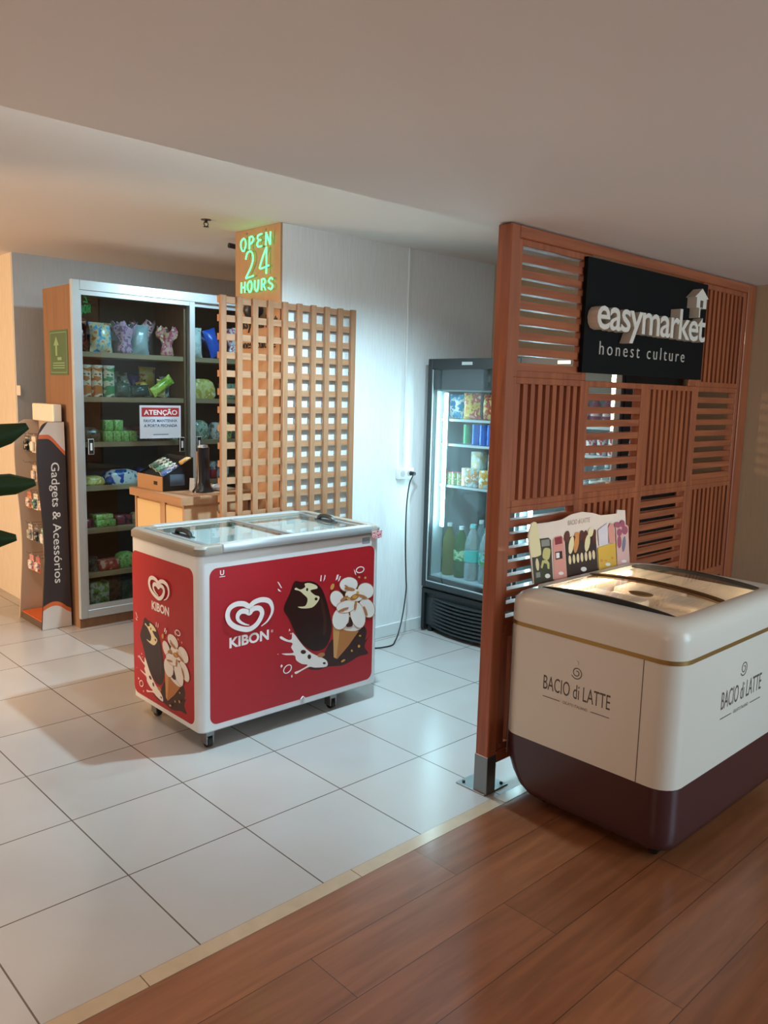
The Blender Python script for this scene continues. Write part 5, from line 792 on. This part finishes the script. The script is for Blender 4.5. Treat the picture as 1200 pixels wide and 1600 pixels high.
def band(mb, f0, f1, off, mi):
    n = 24; A = []; B = []
    for i in range(n+1):
        u = i/n
        def at(f):
            z = f(u); xl = xin(z)+.0008; xr = 1.062-.012*z/1.43-.0008; return (xl+(xr-xl)*u, z)
        A.append(at(f0)); B.append(at(f1))
    mb.quads(Fd, A, B, off, mi)
sm_ = lambda u: u*u*(3-2*u)
tb = lambda u: 1.315-.115*max(0, u-.35)/.65*sm_(max(0, u-.35)/.65)**.3
for A_, B_, mm, nn in ((lambda u: tb(u), lambda u: tb(u)+.028, M_SO, 'orange_band'), (lambda u: tb(u)+.028, lambda u: 1.427, M_SW, 'white_end')):
    b = MB(); band(b, A_, B_, .0008, 0); b.build(nn, mm, sp, recalc=False)
bt = lambda u: .165+.04*math.sin(math.pi*min(1, u*1.2)*.8)-.06*u*u
for A_, B_, mm, nn in ((lambda u: bt(u)-.03, lambda u: bt(u), M_SO, 'orange_band'), (lambda u: .002, lambda u: bt(u)-.03, M_SW, 'white_end')):
    b = MB(); band(b, A_, B_, .0008, 0); b.build(nn, mm, sp, recalc=False)
text('lettering', 'Gadgets & Acessórios', fr((.935, 3.53, 1.155), (0, 0, -1), (1, 0, 0)), mat('stand_letter', '#d6ccc4', .5), sp, .835, .073, off=.001, bold=.004)
MB().prism(fr((0, 3.95, 0), (1, 0, 0), (0, 0, 1)), OUT, -.014, 0).build('side_panel', M_PANEL, DS, None, 'beige far side panel')
MB().box(1.035, 1.045, 3.544, 3.95, .05, 1.43).build('back_panel', M_PANEL, DS)
MB().box(.99, 1.05, 3.56, 3.94, 1.425, 1.545, .008, seg=2).build('header', mat('header_white', '#e3d9c8', .45), DS)
b = MB(); b.box(.862, 1.045, 3.545, 3.935, 0, .05, .004); b.build('base_tray', mat('stand_tray_side', '#5a4a3a', .5), DS); MB().box(.866, 1.04, 3.548, 3.932, .05, .056).build('tray_cover', M_SO, DS, None, 'orange tray cover')
HK = []
for z in (1.33, 1.13, .93, .70, .48):
    for y in (3.63, 3.75, 3.87): HK.append((y, z))
for y, z in HK: MB().tube([(1.036, y, z), (.90, y, z+.004), (.892, y, z+.02)], .0022, 6).build('hook', M_STEEL, DS)
AC = [(0, 'white charger pack with dark insert on the top hooks, far side', ['#e6dccb', '#23302f', '#e9e0d2']), (2, 'black car-holder pack on the top hooks of the stand, far end', ['#1d2726', '#2f3b3a', '#c9c0b4']), (1, 'pale cable pack in the middle of the top hooks', ['#e9dfd0', '#cfc2b2', '#e9dfd0']),
      (4, 'beige earphone pack in the middle of the second hook row', ['#cdbcaa', '#b8a694', '#e2d8ca']), (6, 'white pack with an orange foot on the third hook row, near end', ['#d9cdc0', '#c8744a', '#8a7a70']), (7, 'teal and white pack in the middle of the third hook row', ['#2f6e6c', '#ded4c8', '#8fa39c']), (8, 'white and orange pack on the third hook row, far end', ['#e0d2c4', '#d07a50', '#7c6a60']),
      (9, 'pale pack on the fourth hook row, near end', ['#d8d0c6', '#5fa39a', '#ece6dd']), (10, 'dark phone-case pack in the middle of the fourth hook row', ['#3c3f41', '#55585a', '#a8a8a2']), (11, 'grey pack on the fourth hook row, far end', ['#a8a49c', '#c9c4ba', '#6a6864']), (13, 'white and red pack in the middle of the lowest hook row', ['#e2d7cf', '#c05a48', '#8a8aa0']), (14, 'white and pink pack on the lowest hook row, far end', ['#e6dcd6', '#d08a80', '#9a9ab0'])]
for k, (i, lab, cols) in enumerate(AC):
    y, z = HK[i]; A_ = thing('blister_pack', lab, 'blister pack', (.925, y, z-.125), 'blister packs hanging on the accessories stand')
    hgt = .105; bx = .925
    p = MB().box(bx-.002, bx+.002, y-.037, y+.037, z-.122, z-.010, .001).build('backing_card', pr_('pack_card_%d' % k, cols, 22, .35, (1, 1, 1)), A_)
    MB().box(bx-.022, bx-.002, y-.026, y+.026, z-.112, z-.045, .008, seg=2).build('blister', pr_('pack_blister_%d' % k, [cols[1], cols[0], cols[2]], 24, .2), A_)
    MB().tube([(bx, y-.008, z-.012), (bx, y-.008, z+.001), (bx, y, z+.007), (bx, y+.008, z+.001), (bx, y+.008, z-.012)], .0015, 5).build('hang_tab', M_SW, A_)
# ------------------------------------------------------------------ the two beverage fridges
M_FR = mat('charcoal_metal', '#2b3133', .4); M_FRD = mat('black_fridge_plastic', '#14181a', .45); M_FRIN = mat('fridge_liner', '#a9b7ba', .5); M_WIRE = mat('white_wire', '#b9c3c5', .4)
M_FGLASS = glass('fridge_glass', (.90, .97, .98), 2.6, 0, 1.5); M_LED = mat('cool_led', (.62, .93, 1.0, 1), .5, emit=48)
def fridge(y1, label, w=.745):
    y0 = y1-w; xf = 2.912; F_ = thing('beverage_fridge', label, 'fridge', (3.24, (y0+y1)/2, 0), 'beverage fridges behind the timber screen')
    b = MB(); b.box(xf+.035, 3.60, y0, y0+.035, .05, 1.90); b.box(xf+.035, 3.60, y1-.035, y1, .05, 1.90); b.box(3.56, 3.60, y0+.035, y1-.035, .05, 1.90); b.box(xf+.035, 3.56, y0+.035, y1-.035, 1.71, 1.90); b.box(xf+.035, 3.56, y0+.035, y1-.035, .05, .40); b.build('cabinet_shell', M_FR, F_)
    b = MB(); b.box(3.545, 3.558, y0+.036, y1-.036, .402, 1.708); b.box(xf+.06, 3.545, y0+.0355, y0+.042, .402, 1.708); b.box(xf+.06, 3.545, y1-.042, y1-.0355, .402, 1.708); b.box(xf+.06, 3.545, y0+.042, y1-.042, .401, .412); b.box(xf+.06, 3.545, y0+.042, y1-.042, 1.70, 1.709); b.build('liner', M_FRIN, F_)
    d = MB(); d.box(xf, xf+.03, y0+.002, y0+.04, .33, 1.915, .004); d.box(xf, xf+.03, y1-.04, y1-.002, .33, 1.915, .004); d.box(xf, xf+.03, y0+.04, y1-.04, 1.845, 1.915, .004); d.box(xf, xf+.03, y0+.04, y1-.04, .33, .372, .004)
    D = d.build('door', M_FR, F_); MB().box(xf+.012, xf+.018, y0+.04, y1-.04, .372, 1.845).build('pane', M_FGLASS, D)
    g = MB()
    for a, c in ((y0+.04, y0+.046), (y1-.046, y1-.04)): g.box(xf+.006, xf+.012, a, c, .372, 1.845)
    g.box(xf+.006, xf+.012, y0+.046, y1-.046, .372, .378); g.build('gasket_edge', mat('pale_gasket', '#a9b8bb', .4), D)
    MB().box(xf-.003, xf+.001, y1-.40, y1-.31, 1.872, 1.892).build('badge', mat('silver_badge', '#c9cfcf', .35, .6), D, None, 'small silver badge on the header')
    led = MB().box(xf+.070, xf+.083, y1-.122, y1-.096, .765, 1.685, .004, seg=2).build('led_strip', M_LED, F_, None, 'bright cool white led strip inside the door jamb')
    MB().box(xf+.083, xf+.092, y1-.124, y1-.094, .76, 1.69).build('led_channel', M_WIRE, F_)
    for z in (1.515, 1.345, 1.06):
        s = MB()
        for k in range(16): s.cyl((xf+.10, y0+.06+(w-.12)*k/15, z-.004), (3.52, y0+.06+(w-.12)*k/15, z-.004), .002, n=5)
        s.box(xf+.098, xf+.104, y0+.045, y1-.045, z-.018, z-.001); s.box(3.51, 3.516, y0+.045, y1-.045, z-.01, z-.004); s.build('shelf', M_WIRE, F_)
    b = MB(); b.box(xf+.05, xf+.06, y0+.01, y1-.01, .03, .315); b.box(xf+.01, xf+.05, y0+.002, y0+.03, .02, .315); b.box(xf+.01, xf+.05, y1-.03, y1-.002, .02, .315); b.box(xf+.01, xf+.05, y0+.03, y1-.03, .285, .315); b.build('grille_frame', M_FRD, F_)
    yc = (y0+y1)/2; L = MB()
    for k in range(9):
        z = .045+.026*k; ring = []
        for q in range(13):
            t = -1+q/6; y = yc+t*(w/2-.03); x = xf+.048-.05*(1-t*t); zz = z-.012*(1-t*t); ring.append([(x, y, zz), (x+.03, y, zz+.010), (x+.03, y, zz+.014), (x, y, zz+.011)])
        L.loft(ring)
    L.build('grille_louvres', M_FR, F_, None)
    for fx in (xf+.06, 3.55):
        for fy in (y0+.05, y1-.05): MB().cyl((fx, fy, 0), (fx, fy, .052), .02, n=12).build('foot', M_BLK, F_, 40)
    return F_
fridge(1.915, 'black glass-door drinks fridge against the pillar wall, green bottles on its bottom')
fridge(1.165, 'black glass-door drinks fridge mostly hidden behind the timber screen')
CG = thing('wire_rack', 'small black wire rack in the gap between the fridge and the pillar wall', 'rack', (3.0, 1.935, 0)); b = MB()
for x in (2.955, 3.03, 3.10): b.cyl((x, 1.934, 0), (x, 1.934, .50), .004, n=6)
for k in range(11): b.cyl((2.955, 1.934, .04+.045*k), (3.10, 1.934, .04+.045*k), .003, n=6)
b.build('wires', M_BLK, CG)
GL = 'bottles on the bottom of the first fridge'
def bottle(label, x, y, z, h, r, col, lab_m, cap_m, group, liquid=True, cat='bottle'):
    t = thing('drink_bottle', label, cat, (x, y, z), group)
    pr = [(0, 0), (r*.85, 0), (r, .02*h/.3), (r, h*.28), (r*.93, h*.34), (r*.93, h*.5), (r, h*.56), (r*.98, h*.64), (r*.72, h*.78), (r*.36, h*.9), (r*.32, h*.945), (0, h*.945)]
    MB().lathe(pr, (x, y, z), 18).build('bottle_body', col, t, 50)
    MB().lathe([(r*.36, h*.935), (r*.36, h), (0, h)], (x, y, z), 14).build('cap', cap_m, t, 40)
    if lab_m: MB().lathe([(r*.95, h*.335), (r*1.012, h*.34), (r*1.012, h*.54), (r*.95, h*.545)], (x, y, z), 18).build('wrap_label', lab_m, t, 50)
    return t
def drink(name, col, rough=.12):
    m = mat(name, col, rough); b = m.node_tree.nodes['Principled BSDF']; b.inputs['Transmission Weight'].default_value = .75; b.inputs['IOR'].default_value = 1.33; return m
MG = drink('olive_soda', '#a7ad5c'); MC_ = drink('clear_water', '#dff0f2'); MGR = drink('green_soda', '#5f9a55'); MCO = drink('cola', '#3a1f18'); MOR = drink('amber_soda', '#c09a3c')
cap = lambda n, c: mat(n, c, .4); z5 = .4125; x5 = 3.06
bottle('olive soda bottle with white cap nearest the light strip of the first fridge', x5+.01, 1.80, z5, .37, .052, MG, None, cap('white_cap', '#dfe6e6'), GL)
bottle('green soda bottle second from the light strip on the fridge bottom', x5+.01, 1.69, z5, .36, .05, MGR, pr_('green_label_print', ['#4a9a5a', '#b7d3a8', '#2f7a48'], 20), cap('white_cap', ''), GL)
bottle('amber bottle behind the green soda bottle on the fridge bottom', x5+.18, 1.74, z5, .34, .046, MOR, None, cap('white_cap', ''), GL)
bottle('clear bottle with wide aqua label and pale cap on the fridge bottom', x5, 1.575, z5, .39, .056, MC_, mat('aqua_label', '#3fb8b0', .4), cap('aqua_cap', '#7fd6d6'), GL)
bottle('clear bottle with white cap behind the aqua label bottle', x5+.14, 1.62, z5, .40, .05, MC_, mat('aqua_label', ''), cap('white_cap', ''), GL)
bottle('clear bottle with teal cap right of the aqua label bottle', x5, 1.455, z5, .38, .05, MC_, pr_('teal_label_print', ['#3aa39a', '#8fc8bf', '#5f9a5a'], 18), cap('teal_cap', '#3f9c9c'), GL)
bottle('clear bottle with red label and orange cap beside the timber post', x5-.02, 1.335, z5, .385, .056, MC_, mat('red_label', '#c2473f', .4), cap('orange_cap', '#d8a468'), GL)
bottle('cola bottle behind the red label bottle in the first fridge', x5+.12, 1.39, z5, .37, .05, MCO, mat('red_label', ''), cap('red_cap', '#b0383a'), GL)
bottle('clear bottle at the right side of the first fridge bottom', x5+.13, 1.272, z5, .38, .052, MC_, mat('aqua_label', ''), cap('white_cap', ''), GL)
def fitem(kind, name, label, cat, m, x, y, z, dims, rot=(0, 0, 0), g='drinks and packs on the shelves of the first fridge'):
    o = item(kind, name, label, cat, m, (x, y, z+.0005), dims, (rot[0], rot[1], rot[2]-90), seed=int(y*1000), group=g)
    return o
fitem('pouch', 'chilled_bag', 'blue bag with a white flash on the top fridge shelf', 'bag', pr_('blue_flash_print', ['#2f86c0', '#e4ecee', '#3fa0d0', '#e9f0f2'], 8), 3.08, 1.785, 1.515, (.135, .08, .165))
fitem('pouch', 'chilled_bag', 'orange and yellow bag in the middle of the top fridge shelf', 'bag', pr_('orange_bag_print', ['#d89a3a', '#e6c45a', '#c2563a', '#efe0a8'], 11), 3.06, 1.63, 1.515, (.15, .08, .175))
fitem('pouch', 'chilled_bag', 'red and yellow bag right of the orange bag on the top fridge shelf', 'bag', pr_('red_yellow_print', ['#d8b84a', '#c2483a', '#e9d27a', '#efe4c0'], 11), 3.06, 1.47, 1.515, (.13, .08, .17))
fitem('box', 'milk_carton', 'white carton with a blue top at the right of the top fridge shelf', 'carton', pr_('white_blue_print', ['#dde3e4', '#e9eeee', '#5a86b8'], 9), 3.06, 1.345, 1.515, (.08, .08, .16))
for k, y in enumerate((1.585, 1.52, 1.455, 1.39)): item('tube', 'energy_can', 'tall blue can on the second fridge shelf, %s of the row from the left' % ['first', 'second', 'third', 'last'][k], 'can', mat('blue_can', '#2a72d0', .25, .4), (3.06, y, 1.3455), (.056, .056, .135), group='tall blue cans on the second fridge shelf', parts=[('lid', MB().lathe([(.025, .135), (.025, .138), (0, .138)], n=16), M_STEEL)])
item('tube', 'energy_can', 'green can standing alone left of the blue cans', 'can', mat('green_can', '#5fa878', .3, .3), (3.1, 1.70, 1.3455), (.054, .054, .13), parts=[('lid', MB().lathe([(.025, .13), (.025, .133), (0, .133)], n=16), M_STEEL)])
for k, y in enumerate((1.83, 1.785, 1.745, 1.695)): item('tube', 'yogurt_pot', 'small pink topped pot on the third fridge shelf, %s from the left' % ['first', 'second', 'third', 'fourth'][k], 'yogurt pot', pr_('yogurt_print', ['#d9c7bd', '#8fae6a', '#e6d8d0'], 30), (3.04, y, 1.0605), (.046, .046, .085), group='yogurt pots on the third fridge shelf', parts=[('lid', MB().lathe([(.026, .085), (.026, .089), (0, .09)], n=16), mat('pink_foil', '#c06a72', .4))])
fitem('box', 'juice_carton', 'tall white juice carton on the third fridge shelf behind the small cartons', 'carton', pr_('white_juice_print', ['#e3e6e2', '#d9c79a', '#c8d6d0', '#e9ebe8'], 12), 3.14, 1.62, 1.06, (.085, .07, .235))
fitem('box', 'juice_carton', 'tall white juice carton at the right of the third fridge shelf', 'carton', pr_('white_juice_print', ['']), 3.14, 1.47, 1.06, (.085, .07, .225))
fitem('box', 'juice_carton', 'small white carton with fruit print in front of the tall cartons', 'carton', pr_('fruit_juice_print', ['#e2e8e6', '#d99a5a', '#a8c4c0', '#e9eeec'], 14), 3.04, 1.60, 1.06, (.12, .06, .125))
fitem('box', 'juice_carton', 'small amber carton right of the fruit print carton', 'carton', pr_('amber_juice_print', ['#dfe0d4', '#d0963a', '#b9ccc8'], 14), 3.04, 1.47, 1.06, (.07, .06, .12))
bottle('small bottle with red cap beside the timber post on the third fridge shelf', 3.04, 1.385, 1.0605, .21, .032, MC_, pr_('white_juice_print', ['']), cap('red_cap', ''), 'drinks and packs on the shelves of the first fridge')
# second fridge, seen through the slats
pk = drink('pink_drink', '#d05a78'); GB = 'pink bottles in the second fridge'; GW = 'water bottles in the second fridge'
for k, y in enumerate((.99, .91, .83, .75, .67, .59, .51)): bottle('pink drink bottle behind the timber slats, %s from the light strip' % ['first', 'second', 'third', 'fourth', 'fifth', 'sixth', 'seventh'][k], 3.06, y, 1.5155, .17, .03, pk, mat('pale_pink_label', '#e3c3cb', .4), cap('crimson_cap', '#a83a52'), GB)
for k, y in enumerate((.99, .915, .84, .765, .69, .615, .54)): item('tube', 'soda_can', 'red and silver can behind the slats, %s in its row from the light strip' % ['first', 'second', 'third', 'fourth', 'fifth', 'sixth', 'seventh'][k], 'can', pr_('red_can_print', ['#c0384a', '#d9d4d6', '#a82c3e'], 14), (3.06, y, 1.3455), (.06, .06, .12), group='cans in the second fridge', parts=[('lid', MB().lathe([(.027, .12), (.027, .123), (0, .123)], n=16), M_STEEL)])
for k, y in enumerate((.99, .905, .82, .735,   .65, .575, .502)): bottle('clear water bottle on the middle shelf behind the slats, %s from the light strip' % ['first', 'second', 'third', 'fourth', 'fifth', 'sixth', 'seventh'][k], 3.06, y, 1.0605, .23, .034, MC_, mat('pale_blue_label', '#a9cfd6', .4), cap('pale_cap', '#cfe6ea'), GW)
for k, y in enumerate((.97, .86, .75, .64, .53)): bottle('large clear bottle on the bottom of the second fridge, %s from the light strip' % ['first', 'second', 'third', 'fourth', 'fifth'][k], 3.06, y, z5, .36, .048, MC_, mat('pale_blue_label', ''), cap('pale_cap', ''), 'large bottles on the bottom of the second fridge')
# ------------------------------------------------------------------ plant reaching in from the left
M_LEAF = mat('dark_leaf', '#1f3d1e', .4, vary=.25, vscale=12); PL = thing('potted_plant', 'potted plant with thick dark green strap leaves at the left edge', 'plant', (-1.12, -.70, 0))
b = MB(); b.lathe([(.10, 0), (.15, .02), (.18, .36), (.19, .40), (.165, .40), (.155, .33), (0, .33)], (-1.12, -.70, 0), 24); b.build('pot', mat('terracotta_pot', '#7c4a36', .6), PL, 40)
MB().lathe([(.156, .325), (.12, .338), (0, .345)], (-1.12, -.70, 0), 20).build('soil', mat('potting_soil', '#33261c', .9, bump=.5), PL)
MB().tube([(-1.12, -.70, .33), (-1.11, -.71, .8), (-1.125, -.70, 1.2), (-1.10, -.72, 1.62)], [.022]*16, 10, smooth=5).build('stem', mat('plant_stem', '#4c5a34', .6), PL, 60)
def leaf(p0, p1, w, sag=.02):
    p0 = Vector(p0); p1 = Vector(p1); d = (p1-p0); n = 14; side = d.cross(Vector((0, 0, 1))).normalized(); upv = side.cross(d).normalized(); rings = []
    for i in range(n+1):
        t = i/n; c = p0+d*t+Vector((0, 0, 1))*(sag*math.sin(math.pi*t)); k = min(1, .6+t*2.2)*(1-max(0, (t-.9)/.1)**2.4*.7); ww = w*k
        rings.append([c-side*ww*.6, c-side*ww*.25+upv*ww*.16, c+upv*ww*.22, c+side*ww*.25+upv*ww*.16, c+side*ww*.6, c-upv*ww*.10])
        rings[-1] = [c+upv*(ww*.5*math.sin(a))+side*(ww*.32*math.cos(a)) for a in [2*math.pi*j/8 for j in range(8)]]
    MB().loft(rings).build('leaf', M_LEAF, PL, 60)
leaf((-1.105, -.715, 1.43), (-.765, -.866, 1.617), .030, .012)
leaf((-1.115, -.705, 1.45), (-.760, -.873, 1.541), .030, .02)
leaf((-1.115, -.705, 1.42), (-.788, -.874, 1.468), .029, .014)
for k, (a, l, z, dz) in enumerate(((150, .34, 1.5, .12), (200, .36, 1.42, .05), (95, .33, 1.35, .06), (260, .22, 1.5, .05), (125, .36, 1.2, 0), (175, .34, 1.1, .03), (60, .2, 1.58, .3), (230, .3, 1.25, .1), (100, .3, .95, .08), (190, .3, .85, .05))):
    leaf((-1.115, -.705, z), (-1.115+l*math.cos(R(a)), -.705+l*math.sin(R(a)), z+dz), .03, .02)
# ------------------------------------------------------------------ tidy
for o in bpy.data.objects:
    if '_w' in o: del o['_w']
